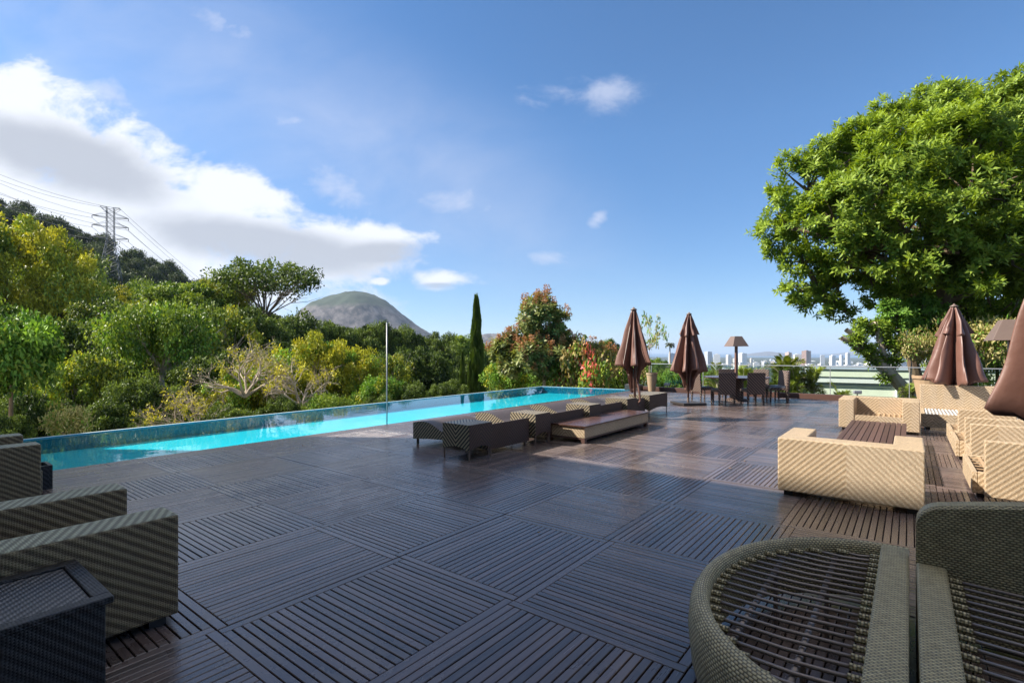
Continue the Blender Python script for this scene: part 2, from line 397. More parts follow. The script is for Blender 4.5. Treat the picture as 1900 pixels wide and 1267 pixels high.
vs.append((-3, 6, -5.0)); c0 = len(vs) - 1
for k in range(NA): fs.append((c0, k, (k + 1) % NA))
me = bpy.data.meshes.new('ground'); me.from_pydata(vs, [], fs); me.materials.append(mt)
me.polygons.foreach_set('use_smooth', [True] * len(me.polygons))
link('ground', me, kind='structure')

sea_m, gg, bb = mat('sea_water')
bb.inputs['Base Color'].default_value = (0.03, 0.09, 0.16, 1); bb.inputs['Roughness'].default_value = 0.35
s = MB()
ring = [(60000 * math.cos(2 * PI * k / 64), 60000 * math.sin(2 * PI * k / 64), -86.0) for k in range(64)]
s.face(ring); s.build('sea', sea_m, kind='structure')

rock_m, gg, bb = mat('granite_and_scrub')
tcn = gg.new('ShaderNodeTexCoord').outputs['Object']
sp = gg.new('ShaderNodeSeparateXYZ'); gg.put(sp.inputs[0], tcn)
streak = gg.noise(gg.vm('MULTIPLY', tcn, (1.0, 1.0, 0.16)), 0.028, 7, 0.65)
patch = gg.noise(tcn, 0.009, 7, 0.65)
rockc = gg.mix(gg.mr(streak, 0.40, 0.62), (0.020, 0.019, 0.022), (0.15, 0.13, 0.125))
geo = gg.new('ShaderNodeNewGeometry'); sn = gg.new('ShaderNodeSeparateXYZ'); gg.put(sn.inputs[0], geo.outputs['Normal'])
gf = gg.m('ADD', gg.mr(sp.outputs[2], 110, 230, 0, 0.5), gg.m('ADD', gg.m('MULTIPLY', sn.outputs[2], 0.55), gg.m('MULTIPLY', patch, 0.5)))
gg.put(bb.inputs['Base Color'], gg.mix(gg.mr(gf, 0.98, 1.15), rockc, (0.018, 0.034, 0.013)))
bb.inputs['Roughness'].default_value = 0.9
def mound(name, px, d, prof, depth, seed, label=None, base=-90):
    """a rounded mountain: prof lists (px, py) along its skyline seen from the terrace"""
    rs = np.random.RandomState(seed)
    ppx = [p[0] for p in prof]; pz = [ZP(p[1], d) for p in prof]
    NX, NY = 90, 50
    v = []; f = []
    ph = rs.rand(6) * 6.28
    for j in range(NY + 1):
        t = j / NY * 2 - 1
        for i in range(NX + 1):
            q = ppx[0] + (ppx[-1] - ppx[0]) * i / NX
            h = np.interp(q, ppx, pz) - base
            w_ = max(0.0, 1 - abs(t) ** 2.3) ** 0.8
            e = t * depth
            x0 = (q - 950) / F * d
            bumpy = 1 - 0.02 * (1 + math.sin(x0 * 0.03 + e * 0.02 + ph[0])) - 0.012 * (1 + math.sin(x0 * 0.071 + ph[1]) * math.cos(e * 0.05 + ph[2]))
            bumpy = 1 + (bumpy - 1) * min(1, abs(t) * 2)
            z = base + h * w_ * bumpy + (rs.rand() - 0.5) * 7.0 * w_
            p = FW * (d + e) + RT * x0
            v.append((p[0], p[1], z))
    for j in range(NY):
        for i in range(NX):
            a = j * (NX + 1) + i; f.append((a, a + 1, a + NX + 2, a + NX + 1))
    me = bpy.data.meshes.new(name); me.from_pydata(v, [], f); me.materials.append(rock_m)
    me.polygons.foreach_set('use_smooth', [True] * len(me.polygons))
    link(name, me, kind='structure')
mound('mountain', 690, 2400, [(470, 700), (520, 645), (556, 600), (580, 571), (600, 556), (622, 547.5), (645, 543), (665, 541.5), (683, 544), (700, 550), (716, 559), (740, 578), (765, 598), (790, 615), (830, 640), (880, 668), (930, 700)], 420, 3)
mound('mountain', 910, 3200, [(820, 680), (860, 640), (885, 624), (905, 619), (930, 620), (955, 626), (985, 636), (1030, 655), (1080, 690)], 350, 5)
mound('hills', 1420, 11000, [(1380, 662), (1400, 655.5), (1425, 652), (1450, 655), (1475, 659), (1500, 663)], 500, 6, base=-90)
mound('hills', 1610, 14000, [(1535, 660), (1560, 656), (1585, 652.5), (1610, 650), (1640, 651), (1665, 655), (1700, 652), (1740, 655), (1790, 660)], 700, 7, base=-90)

# ------------------------------------------------------------------ deck
rs = random.Random(4)
XG = [-2.95 + 1.062 * k for k in range(-6, 10)]
XG[0] = -8.36 - 1e-6 if False else XG[0]
YG = [2.43 + 1.245 * k for k in range(-4, 14)]
deck = MB()
def board(x0, x1, y0, y1, alongx, dz=0.0):
    deck.val = rs.random()
    z1 = dz + rs.uniform(-0.0012, 0.0012); z0 = -0.024; b = 0.003
    L0 = rs.random() * 9
    def uvf(p): return (p[0] + L0, p[1] - y0 + L0) if alongx else (p[1] + L0, p[0] - x0 + L0)
    A = [(x0, y0), (x1, y0), (x1, y1), (x0, y1)]; B = [(x0 + b, y0 + b), (x1 - b, y0 + b), (x1 - b, y1 - b), (x0 + b, y1 - b)]
    deck.face([(*p, z1) for p in B], [uvf(p) for p in B])
    for k in range(4):
        k2 = (k + 1) % 4
        deck.face([(*A[k], z1 - b), (*A[k2], z1 - b), (*B[k2], z1), (*B[k], z1)], [uvf(A[k]), uvf(A[k2]), uvf(B[k2]), uvf(B[k])])
        deck.face([(*A[k], z0), (*A[k2], z0), (*A[k2], z1 - b), (*A[k], z1 - b)], [uvf(A[k]), uvf(A[k2]), uvf(A[k2]), uvf(A[k])])
XMIN, XMAX, YMIN, YMAX = -8.56, 8.7, -0.4, 19.02
for i in range(len(XG) - 1):
    for j in range(len(YG) - 1):
        x0, x1, y0, y1 = XG[i], XG[i + 1], YG[j], YG[j + 1]
        if x1 <= XMIN + .02 or y0 >= YMAX - 0.03: continue
        if i == 0 : x0 = max(x0, -8.26)
        if y1 > YMAX: y1 = YMAX
        if y1 < YMIN: continue
        if x1 - x0 < 0.08: continue
        gp = 0.0066; e = 0.052; dz = rs.uniform(-0.002, 0.002)
        x0 += gp / 2; x1 -= gp / 2; y0 += gp / 2; y1 -= gp / 2
        k = (i - 6) + (j - 4)
        if k % 2 == 0:      # boards run along y, one cross board at each end
            board(x0, x1, y0, y0 + e, True, dz); board(x0, x1, y1 - e, y1, True, dz)
            n = max(1, round((x1 - x0) / 0.0505)); w_ = (x1 - x0) / n
            for q in range(n):
                board(x0 + q * w_ + (0 if q == 0 else gp / 2), x0 + (q + 1) * w_ - (0 if q == n - 1 else gp / 2), y0 + e + 0.004, y1 - e - 0.004, False, dz)
        else:
            board(x0, x0 + e, y0, y1, False, dz); board(x1 - e, x1, y0, y1, False, dz)
            n = max(1, round((y1 - y0) / 0.0505)); w_ = (y1 - y0) / n
            for q in range(n):
                board(x0 + e + 0.004, x1 - e - 0.004, y0 + q * w_ + (0 if q == 0 else gp / 2), y0 + (q + 1) * w_ - (0 if q == n - 1 else gp / 2), True, dz)
for q in range(5):   # edging boards along the pool
    for yy in range(8):
        board(-8.56 + q * 0.0615, -8.56 + q * 0.0615 + 0.055, YMIN + yy * 2.43, YMIN + yy * 2.43 + 2.424, False)
deck.build('deck', M['deck'], kind='structure', weld=False)
s = MB(); s.box(-8.55, XMAX, YMIN, 19.3, -0.30, -0.03); s.build('terrace_slab', M['gap'], kind='structure')
conc = plain('concrete', (0.45, 0.44, 0.40), 0.8, 0.3, bump=0.3)
s = MB(); s.box(-8.5, XMAX + .3, -0.9, 19.25, -5.6, -0.31); s.build('terrace_base', conc, kind='structure')
# kerb below the glass fence: timber upstand
s = MB()
for k in range(7):
    s.val = rs.random(); s.box(-8.9 + k * 2.52, -8.9 + k * 2.52 + 2.51, 19.03, 19.27, -0.04, 0.135)
s.build('kerb', M['kerb'], kind='structure', bevel=0.006, weld=True)

# ------------------------------------------------------------------ pool
tile_m, gg, bb = mat('turquoise_pool_tile')
tcn = gg.new('ShaderNodeTexCoord').outputs['Object']
brk = gg.new('ShaderNodeTexBrick'); gg.put(brk.inputs['Vector'], tcn); brk.inputs['Scale'].default_value = 1
brk.inputs['Brick Width'].default_value = 0.05; brk.inputs['Row Height'].default_value = 0.05; brk.offset = 0
brk.inputs['Mortar Size'].default_value = 0.003
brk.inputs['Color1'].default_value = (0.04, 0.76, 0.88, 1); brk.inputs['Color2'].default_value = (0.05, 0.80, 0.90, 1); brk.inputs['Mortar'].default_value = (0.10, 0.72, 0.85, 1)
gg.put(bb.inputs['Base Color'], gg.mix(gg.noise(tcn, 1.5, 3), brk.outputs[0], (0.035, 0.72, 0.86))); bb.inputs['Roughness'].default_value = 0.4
wall_tile = plain('shaded_pool_tile', (0.012, 0.26, 0.40), 0.3)  # shade on the pool walls put into a darker tile colour
PA = [(-8.56, -0.4), (-8.56, 18.93), (-12.62, 18.3), (-11.85, -0.4)]   # water outline, z 0
ZF = -0.28
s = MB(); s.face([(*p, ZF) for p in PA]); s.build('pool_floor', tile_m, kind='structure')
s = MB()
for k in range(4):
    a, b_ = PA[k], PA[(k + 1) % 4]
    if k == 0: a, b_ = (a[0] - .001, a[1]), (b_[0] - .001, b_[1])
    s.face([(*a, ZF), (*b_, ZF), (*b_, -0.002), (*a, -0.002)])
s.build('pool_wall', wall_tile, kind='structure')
# outer rim and shell of the infinity edge
rimm = plain('pool_rim', (0.55, 0.62, 0.62), 0.3)
s = MB()
def prism(s, poly, z0, z1):
    n = len(poly); s.face([(*p, z1) for p in poly]); s.face([(*p, z0) for p in poly][::-1])
    for k in range(n):
        a, b_ = poly[k], poly[(k + 1) % n]; s.face([(*a, z0), (*b_, z0), (*b_, z1), (*a, z1)])
prism(s, [(-12.69, 18.36), (-11.92, -0.4), (-11.852, -0.4), (-12.622, 18.302)], -0.6, 0.006)
prism(s, [(-12.69, 18.36), (-12.622, 18.302), (-8.56, 18.932), (-8.56, 19.0)], -0.6, 0.006)
s.build('pool_rim', rimm, kind='structure')
s = MB(); prism(s, [(-12.6, 18.25), (-11.86, -0.4), (-8.5, -0.4), (-8.5, 18.9)], -5.6, -0.62); s.build('pool_base', conc, kind='structure')
wm = bpy.data.materials.new('pool_water'); wm.use_nodes = True; gg = NG(wm.node_tree); wm.node_tree.nodes.remove(wm.node_tree.nodes['Principled BSDF'])
tcn = gg.new('ShaderNodeTexCoord').outputs['Object']
bp = gg.new('ShaderNodeBump'); bp.inputs['Strength'].default_value = 0.10; bp.inputs['Distance'].default_value = 0.02
gg.put(bp.inputs['Height'], gg.m('ADD', gg.noise(tcn, 2.2, 3, 0.5, 0.3), gg.m('MULTIPLY', gg.noise(tcn, 9, 2), 0.12)))
fr = gg.new('ShaderNodeFresnel'); fr.inputs[0].default_value = 1.27; gg.put(fr.inputs['Normal'], bp.outputs[0])
tr = gg.new('ShaderNodeBsdfTransparent'); tr.inputs[0].default_value = (0.62, 0.95, 1.0, 1)
gl = gg.new('ShaderNodeBsdfGlossy'); gl.inputs['Roughness'].default_value = 0.01; gg.put(gl.inputs['Normal'], bp.outputs[0])
mxx = gg.new('ShaderNodeMixShader'); gg.put(mxx.inputs[0], fr.outputs[0])
wm.node_tree.links.new(tr.outputs[0], mxx.inputs[1]); wm.node_tree.links.new(gl.outputs[0], mxx.inputs[2])
wm.node_tree.links.new(mxx.outputs[0], wm.node_tree.nodes['Material Output'].inputs[0])
s = MB(); s.face([(*p, -0.012) for p in PA]); s.build('pool_water', wm, kind='structure')

t = empty('glass_mast', (-8.68, 6.83, 0), label='thin pale steel mast rising from the inner edge of the pool', cat='mast')
s = MB(); s.tube([(0, 0, -0.4), (0, 0, 2.09)], 0.014, 12); s.build('mast_tube', M['steel'], t, smooth=True)
s = MB(); s.tube([(0, 0, 2.09), (0, 0, 2.12)], [0.018, 0.010], 12); s.build('mast_cap', M['white'], t)

# ------------------------------------------------------------------ house behind the viewpoint (its shadow lies over the near deck)
hs = empty('house', (-16.6, -0.5, -5), label='tall pale rendered house whose shadow covers the near half of the deck', cat='house')
hw = plain('house_render', (0.80, 0.77, 0.70), 0.8, 0.3, bump=0.2)
s = MB(); s.box(0, 42, -12, 0, 0, 15.0); s.build('wall', hw, hs)
s = MB(); s.box(0.02, 42.2, -12.2, 0.0, 15.0, 15.04); s.build('roof', conc, hs)
glz, gg, bb = mat('window_glass'); bb.inputs['Base Color'].default_value = (0.03, 0.04, 0.05, 1); bb.inputs['Roughness'].default_value = 0.05
for fl in (5.1, 9.2):
    for k in range(9):
        s = MB(); s.box(2 + k * 4.4, 5 + k * 4.4, 0.002, 0.06, fl, fl + 2.5); w1 = s.build('window', glz, hs)
        s = MB(); s.box(2 + k * 4.4 - .08, 2 + k * 4.4, 0.002, 0.09, fl - .08, fl + 2.58); s.box(5 + k * 4.4, 5.08 + k * 4.4, 0.002, 0.09, fl - .08, fl + 2.58); s.box(2 + k * 4.4, 5 + k * 4.4, 0.002, 0.09, fl + 2.5, fl + 2.58); s.build('frame', M['white'], w1)
# ------------------------------------------------------------------ tan armchairs, sofas and the slatted table
def lattice(x0, x1, y0, y1, z, parent, nx, ny, w=0.022, m='strap', name='seat_webbing'):
    s = MB()
    for k in range(nx):
        x = x0 + (k + .5) * (x1 - x0) / nx; s.box(x - w / 2, x + w / 2, y0, y1, z - 0.006, z)
    for k in range(ny):
        y = y0 + (k + .5) * (y1 - y0) / ny; s.box(x0, x1, y - w / 2, y + w / 2, z - 0.0135, z - 0.0075)
    s.build(name, M[m], parent)
def armchair(name, w, d, h, arm, backt, seat, **k):
    """local frame: back at y=0, arms and open seat towards +y, x from 0 to w"""
    t = empty(name, **k)
    s = MB(); s.box(0, w, 0, backt, 0.05, h); s.build('backrest', M['tan'], t, bevel=0.012)
    for x0 in (0, w - arm):
        s = MB(); s.box(x0, x0 + arm, backt + .001, d, 0.05, h - 0.001); s.build('armrest', M['tan'], t, bevel=0.012)
    s = MB(); s.box(arm + .002, w - arm - .002, d - 0.07, d - .012, 0.07, seat); s.build('front_rail', M['tan'], t)
    s = MB(); s.box(arm + .002, w - arm - .002, backt + .002, backt + 0.03, 0.09, seat - .002); s.build('rear_rail', M['tan'], t)
    lattice(arm + 0.003, w - arm - 0.003, backt + 0.005, d - 0.06, seat - 0.01, t, 9, 3, 0.028)
    for x in (0.09, w - 0.09):
        for y in (0.09, d - 0.09):
            s = MB(); s.box(x - .04, x + .04, y - .04, y + .04, 0.0, 0.052); s.build('foot', M['slab'], t)
    return t
armchair('armchair', 1.21, 0.93, 0.6, 0.24, 0.27, 0.3, loc=(-1.095, 5.955, 0), label='tan wicker armchair nearest the round daybed, with its back to the viewer', cat='armchair')
t = armchair('armchair', 1.23, 0.95, 0.6, 0.25, 0.27, 0.3, loc=(0.15, 12.62, 0), rz=PI, label='tan wicker armchair beyond the slatted coffee table, its empty seat facing the viewer', cat='armchair')

t = empty('coffee_table', (-0.77, 7.25, 0), label='low brown slatted wood coffee table between the two tan wicker armchairs', cat='coffee table')
s = MB(); n = 11; ww = 0.74 / n
for k in range(n):
    s.val = rs.random(); s.box(k * ww + 0.004, (k + 1) * ww - 0.004, 0, 3.1, 0.32, 0.35)
s.build('table_top', M['table_wood'], t, bevel=0.003)
s = MB(); s.box(0.03, 0.71, 0.04, 3.06, 0.24, 0.318); s.build('apron', M['slab'], t)
for x in (0.04, 0.63):
    for y in (0.05, 2.96):
        s = MB(); s.box(x, x + .07, y, y + .07, 0, 0.24); s.build('leg', M['slab'], t)

# long sofa at the far right
t = empty('sofa', (0.18, 12.72, 0), label='long tan wicker sofa without cushions in front of the vented closed umbrella', cat='sofa')
s = MB(); s.box(0, 2.1, 1.40, 1.62, 0.06, 0.80); s.build('backrest', M['tan_zig'], t, bevel=0.012)
s = MB(); s.box(0, 2.1, 0, 0.06, 0.12, 0.30); s.box(0, 0.45, 0.002, 0.08, 0.05, 0.119); s.box(1.65, 2.1, 0.002, 0.08, 0.05, 0.119)
s.box(0, 0.06, 0.061, 1.399, 0.05, 0.299); s.box(2.04, 2.1, 0.061, 1.399, 0.05, 0.299); s.box(0.061, 2.039, 1.34, 1.398, 0.1, 0.298)
s.build('seat_frame', M['tan_zig'], t)
lattice(0.062, 2.038, 0.062, 1.34, 0.296, t, 36, 5, 0.018, 'white')
for x in (0.1, 2.0):
    for y in (0.1, 1.5):
        s = MB(); s.box(x - .04, x + .04, y - .04, y + .04, 0, 0.055); s.build('foot', M['slab'], t)

# row of armless chairs on the right
def lowchair(y, seatl, w=0.66, off=0.09, **k):
    t = empty('lounge_chair', (0.60, y, 0), **k)
    s = MB(); s.box(0, w, 0, 0.11, 0.04, 0.605); s.build('backrest', M['tan'], t, bevel=0.01)
    x0, x1 = -off, w + off; y0, y1 = 0.112, 0.112 + seatl
    s = MB(); s.box(x0, x0 + .045, y0, y1, 0.045, 0.265); s.box(x1 - .045, x1, y0, y1, 0.045, 0.265)
    s.box(x0 + .046, x1 - .046, y1 - .045, y1 - .001, 0.046, 0.264); s.box(x0 + .046, x1 - .046, y0 + .001, y0 + .045, 0.046, 0.264)
    s.build('seat_frame', M['tan'], t, bevel=0.006)
    lattice(x0 + .046, x1 - .046, y0 + .046, y1 - .046, 0.255, t, 4, max(3, int(seatl / 0.17)), 0.03)
    for x in (x0 + .07, x1 - .07):
        for yy in (y0 + .07, y1 - .07):
            s = MB(); s.box(x - .03, x + .03, yy - .03, yy + .03, 0, 0.046); s.build('foot', M['slab'], t)
    return t
lowchair(6.97, 1.16, label='tan armless wicker lounge chair nearest the viewer at the foot of the big umbrella', cat='lounge chair', group='tan armless lounge chairs')
lowchair(8.51, 0.60, 0.50, 0.0, label='small tan wicker lounge chair, second back counting away from the viewer', cat='lounge chair', group='tan armless lounge chairs')
lowchair(9.31, 1.10, label='tan wicker lounge chair, third back counting away from the viewer, its open seat lattice showing', cat='lounge chair', group='tan armless lounge chairs')
lowchair(10.55, 1.0, label='tan wicker lounge chair farthest of its row, nearest the long sofa', cat='lounge chair', group='tan armless lounge chairs')

# ------------------------------------------------------------------ loungers with side tables along the pool
def lounger_mesh(wd):
    prof = []
    for k in range(33):
        q = k / 32; x = q * 1.62
        if x < 1.12: z = 0.345 + 0.035 * math.sin(PI * min(1, x / 0.62)) - 0.16 * (0.5 - 0.5 * math.cos(PI * max(0, min(1, (x - 0.22) / 0.85)))) 
        else:
            z0 = 0.345 - 0.16; z = z0 + (0.445 - z0) * (0.5 - 0.5 * math.cos(PI * (x - 1.12) / 0.5))
        prof.append((x, z))
    s = MB()
    def bot(x):
        return 0.075 + 0.05 * math.sin(PI * x / 1.62)
    for k in range(32):
        (xa, za), (xb, zb) = prof[k], prof[k + 1]
        sa = 0.06 * (1 - min(1, xa / 0.25)) * 0; 
        for y, rev in ((0, False), (wd, True)):
            q = [(xa, y, bot(xa)), (xb, y, bot(xb)), (xb, y, zb), (xa, y, za)]
            s.cur = 0; s.face(q[::-1] if rev else q, [(p[0], p[2]) for p in (q[::-1] if rev else q)])
        s.cur = 1; q = [(xa, 0, za), (xb, 0, zb), (xb, wd, zb), (xa, wd, za)]; s.face(q, [(p[1], p[0]) for p in q])
        q = [(xa, 0, bot(xa)), (xa, wd, bot(xa)), (xb, wd, bot(xb)), (xb, 0, bot(xb))]; s.cur = 2; s.face(q)
    s.cur = 2; q = [(0, wd, bot(0)), (0, 0, bot(0)), (0, 0, prof[0][1]), (0, wd, prof[0][1])]; s.face(q, [(p[1], p[2]) for p in q])
    q = [(1.62, 0, bot(1.62)), (1.62, wd, bot(1.62)), (1.62, wd, prof[-1][1]), (1.62, 0, prof[-1][1])]; s.face(q, [(p[1] - wd / 2, p[2]) for p in q])
    return s.mesh('lounger_body', [M['brown_stripe'], M['brown_top'], M['brown_dark']], weld=True)
def lounger(y, wd, **k):
    t = empty('sun_lounger', (-6.44, y, 0), **k)
    link('body', lounger_mesh(wd), t)
    for x, yy in ((0.05, 0.06), (0.05, wd - 0.06), (1.58, 0.06), (1.58, wd - 0.06)):
        s = MB(); s.tube([(x, yy, 0), (x, yy, 0.11)], 0.022, 8); s.build('leg', M['shade'], t)
    return t
G1 = 'wave shaped sun loungers along the pool'
for y, wd, lb in ((5.60, 1.02, 'wave shaped brown wicker sun lounger nearest the viewer, behind the end side table'),
                  (7.13, 1.24, 'brown wicker sun lounger between the second and third side tables beside the pool'),
                  (8.88, 1.12, 'brown wicker sun lounger between the third and fourth side tables beside the pool'),
                  (10.55, 0.62, 'brown wicker sun lounger farthest from the viewer, behind the umbrella pole')):
    lounger(y, wd, label=lb, cat='sun lounger', group=G1)
def side_table(x0, x1, y0, y1, h, m='brown_dark', **k):
    t = empty('side_table', (x0, y0, 0), **k)
    w_, d_ = x1 - x0, y1 - y0
    s = MB()
    s.cur = 0; s.box(0, w_, 0, d_, 0.0, h, skip='-x+x+y-y-z')
    def arch(pts_fn, n=12):
        for q in range(n):
            a, b = q / n, (q + 1) / n
            za = 0.14 + 0.05 * math.sin(PI * a); zb = 0.14 + 0.05 * math.sin(PI * b)
            P = [pts_fn(a, za), pts_fn(b, zb), pts_fn(b, h), pts_fn(a, h)]
            s.face([p[0] for p in P], [p[1] for p in P])
    s.cur = 0
    arch(lambda q, z: ((q * w_, 0, z), (q * w_ - w_ / 2, z)))
    arch(lambda q, z: (((1 - q) * w_, d_, z), (q * w_ - w_ / 2, z)))
    s.cur = 1
    arch(lambda q, z: ((w_, q * d_, z), (q * d_ - d_ / 2, z)))
    arch(lambda q, z: ((0, (1 - q) * d_, z), (q * d_ - d_ / 2, z)))
    s.build('body', [M['brown_stripe'], M[m]], t, bevel=0.006)
    for x in (0.02, w_ - 0.02):
        for y in (0.02, d_ - 0.02):
            s = MB(); s.tube([(x, y, 0), (x, y, 0.16)], 0.012, 8); s.build('leg', M['shade'], t)
    return t
G2 = 'brown wicker side tables between the loungers'
for y0, y1, lb in ((5.10, 5.585, 'brown wicker side table with a striped chevron front, first of the row by the pool'),
                   (6.66, 7.09, 'brown wicker side table between the first and second sun loungers'),
                   (8.41, 8.85, 'brown wicker side table between the second and third sun loungers'),
                   (10.03, 10.5, 'brown wicker side table between the third and fourth sun loungers'),
                   (11.2, 12.3, 'brown wicker table with arched base behind the first closed umbrella')):
    side_table(-5.24, -4.72, y0, y1, 0.50, label=lb, cat='side table', group=G2)

# low platform with timber top
t = empty('daybed_platform', (-4.95, 7.25, 0), label='low platform bench with glossy dark timber top and tan wicker sides', cat='bench')
s = MB(); n = 9
for k in range(n):
    s.val = rs.random(); s.box(0 + k * 0.8 / n + .001, (k + 1) * 0.8 / n - .001, 0, 2.62, 0.268, 0.292)
s.build('bench_top', M['plat_wood'], t, bevel=0.002)
s = MB(); s.box(0.03, 0.77, 0.03, 2.59, 0.09, 0.266); s.build('wicker_side', M['tan'], t, bevel=0.004)
s = MB(); s.box(0.035, 0.765, 0.035, 2.585, 0.06, 0.089); s.build('base_rail', M['table_wood'], t)
for x in (0.03, 0.70):
    for y in (0.03, 2.52):
        s = MB(); s.box(x, x + .07, y, y + .07, 0, 0.06); s.build('leg', M['table_wood'], t)

# ------------------------------------------------------------------ closed umbrellas
def canopy(parent, ztop, zhem, zlow, rad_, seed, nf=8, rtop=0.055, name='canopy', skew=0.0, pw=0.95):
    r_ = random.Random(seed)
    NT, NA_ = 30, 200
    amp = [r_.uniform(0.72, 1.15) for _ in range(nf)]; low = [r_.uniform(0.55, 1.1) for _ in range(nf)]; tw = [r_.uniform(-.5, .5) for _ in range(nf)]
    v = []; f = []
    for i in range(NT + 1):
        t_ = i / NT
        for k in range(NA_):
            th = 2 * PI * k / NA_; q = th / (2 * PI) * nf; i0 = int(q) % nf; fr_ = q - int(q)
            ridge = (0.5 + 0.5 * math.cos(2 * PI * fr_)) ** 0.9          # 1 on the rib, 0 in the fold
            a0 = amp[i0] * (1 - fr_) + amp[(i0 + 1) % nf] * fr_; l0 = low[i0]
            q_ = max(0.0, min(1.0, ((1 - ridge) - 0.30) / 0.55)); hem = zhem + 0.05 * math.sin(2 * th + seed) + (zlow - zhem) * q_ * q_ * (3 - 2 * q_) * l0
            z = ztop + (hem - ztop) * t_
            s_ = (ztop - z) / (ztop - zhem)
            Rr = rtop + (rad_ * a0 - rtop) * min(1.15, s_) ** pw
            inner = 0.44 - 0.22 * t_
            rr = Rr * (inner + (1 - inner) * ridge) if t_ > 0.02 else rtop
            if s_ > 1: rr *= max(0.58, 1 - 5.0 * (s_ - 1))
            rr *= 1 + 0.02 * math.sin(9 * th + 6 * t_ + seed) + 0.035 * t_ * math.sin(23 * th + 9 * t_ + seed) + 0.02 * math.sin(14 * t_ + 3 * th)
            tt = th + tw[i0] * math.sin(PI * fr_) * t_ * 0.8 + 0.1 * math.sin(3 * t_ + seed)
            v.append((rr * math.cos(tt) + skew * t_, rr * math.sin(tt), z))
    for i in range(NT):
        for k in range(NA_):
            k2 = (k + 1) % NA_; f.append((i * NA_ + k, (i + 1) * NA_ + k, (i + 1) * NA_ + k2, i * NA_ + k2))
    v.append((0, 0, ztop + 0.02)); n = len(v) - 1
    for k in range(NA_): f.append((n, k, (k + 1) % NA_))
    me = bpy.data.meshes.new(name); me.from_pydata(v, [], f); me.materials.append(M['cloth'])
    me.polygons.foreach_set('use_smooth', [True] * len(me.polygons))
    o = link(name, me, parent); sm = o.modifiers.new('thick', 'SOLIDIFY'); sm.thickness = 0.006
    return o
def umbrella(loc, h, zhem, zlow, rad_, seed, rz=0, vent=None, tilt=0.0, base=0.5, strap=True, basel=None, **k):
    t = empty('patio_umbrella', loc, rz, **k)
    t.rotation_euler = (0, tilt, rz)
    s = MB(); s.tube([(0, 0, 0.03), (0, 0, h - 0.03)], 0.026, 16); s.build('pole', M['pole'], t, smooth=True)
    s = MB(); s.tube([(0, 0, h - .03), (0, 0, h - 0.01), (0, 0, h + 0.02), (0, 0, h + .04)], [0.075, 0.07, 0.02, 0.012], 16); s.build('finial', M['shade'], t, smooth=True)
    c = canopy(t, h - 0.04, zhem, zlow, rad_, seed)
    if vent: canopy(c, h - 0.035, vent, vent - 0.16, rad_ * (h - vent) / (h - zhem) * 1.28 + 0.03, seed + 5, rtop=0.062, name='vent_cap')
    b2 = base / 2
    s = MB(); s.box(-b2, b2, -b2, b2, 0.012, 0.075); s.box(-b2 + .05, b2 - .05, -b2 + .05, b2 - .05, 0.0, 0.0119); s.build('base', M['slab'], t, bevel=0.012)
    s = MB(); s.tube([(0, 0, 0.076), (0, 0, 0.20)], 0.034, 14); s.build('base_sleeve', M['shade'], t)
    for q in range(8):
        a = 2 * PI * q / 8; rr = rad_ * 0.80
        s = MB(); s.tube([(0.04 * math.cos(a), 0.04 * math.sin(a), h - 0.08), (rr * math.cos(a), rr * math.sin(a), zhem + 0.04)], 0.008, 5); s.build('rib', M['rod'], t)
    if strap:
        s = MB(); s.tube([(0.05, -0.07, zlow + 0.25), (0.09, -0.10, zlow), (0.11, -0.09, 0.42), (0.05, -0.08, 0.34), (0.10, -0.12, 0.30)], [0.03, 0.028, 0.024, 0.02, 0.016], 6); s.build('tie_strap', M['cloth'], t)
    return t
umbrella((-4.86, 10.72, 0), 2.47, 1.20, 0.62, 0.45, 3, rz=0.5, tilt=-0.012, label='closed brown umbrella standing between the loungers and the platform bench', cat='umbrella')
umbrella((-4.98, 14.55, 0), 2.60, 0.95, 0.34, 0.56, 11, rz=0.9, vent=1.95, base=0.72, tilt=0.012, strap=False, label='closed brown umbrella with a vent cap on a square base beside the dining table', cat='umbrella')
umbrella((0.76, 14.50, 0), 2.50, 0.86, 0.35, 0.66, 21, rz=0.35, vent=1.86, base=0.72, strap=False, label='closed brown umbrella with a vent cap rising behind the long tan sofa', cat='umbrella')
umbrella((0.925, 5.50, 0), 2.62, 1.06, 0.62, 0.47, 31, rz=1.0, base=0.5, strap=False, label='closed brown umbrella cut by the right edge of the photo, nearest the viewer', cat='umbrella')

# ------------------------------------------------------------------ lamps with square tapered shades
def floor_lamp(loc, rz, **k):
    t = empty('floor_lamp', loc, rz, **k)
    s = MB(); s.box(-.035, .035, -.035, .035, 0.02, 1.72); s.build('pole', M['pole'], t)
    s = MB(); s.box(-.16, .16, -.16, .16, 0, 0.02); s.build('base', M['slab'], t)
    s = MB(); a, b = 0.27, 0.125; z0, z1 = 1.68, 2.0
    A = [(-a, -a, z0), (a, -a, z0), (a, a, z0), (-a, a, z0)]; B = [(-b, -b, z1), (b, -b, z1), (b, b, z1), (-b, b, z1)]
    for q in range(4):
        q2 = (q + 1) % 4; s.face([A[q], A[q2], B[q2], B[q]])
    s.face(B); s.face([(p[0] * .97, p[1] * .97, z0 + .01) for p in A][::-1])
    s.build('lamp_shade', M['shade'], t, bevel=0.004)
    return t
def WC(cx, d, z=0.0):
    p = FW * d + RT * cx; return (float(p[0]), float(p[1]), z)
p = W(1366, 16.3); floor_lamp(p, YAW + 0.12, label='brown floor lamp with a tapered shade standing at the round dining table', cat='floor lamp')
p = W(1876, 7.9); floor_lamp(p, YAW - 0.55, label='brown floor lamp with a tapered shade, half hidden by the nearest umbrella', cat='floor lamp')

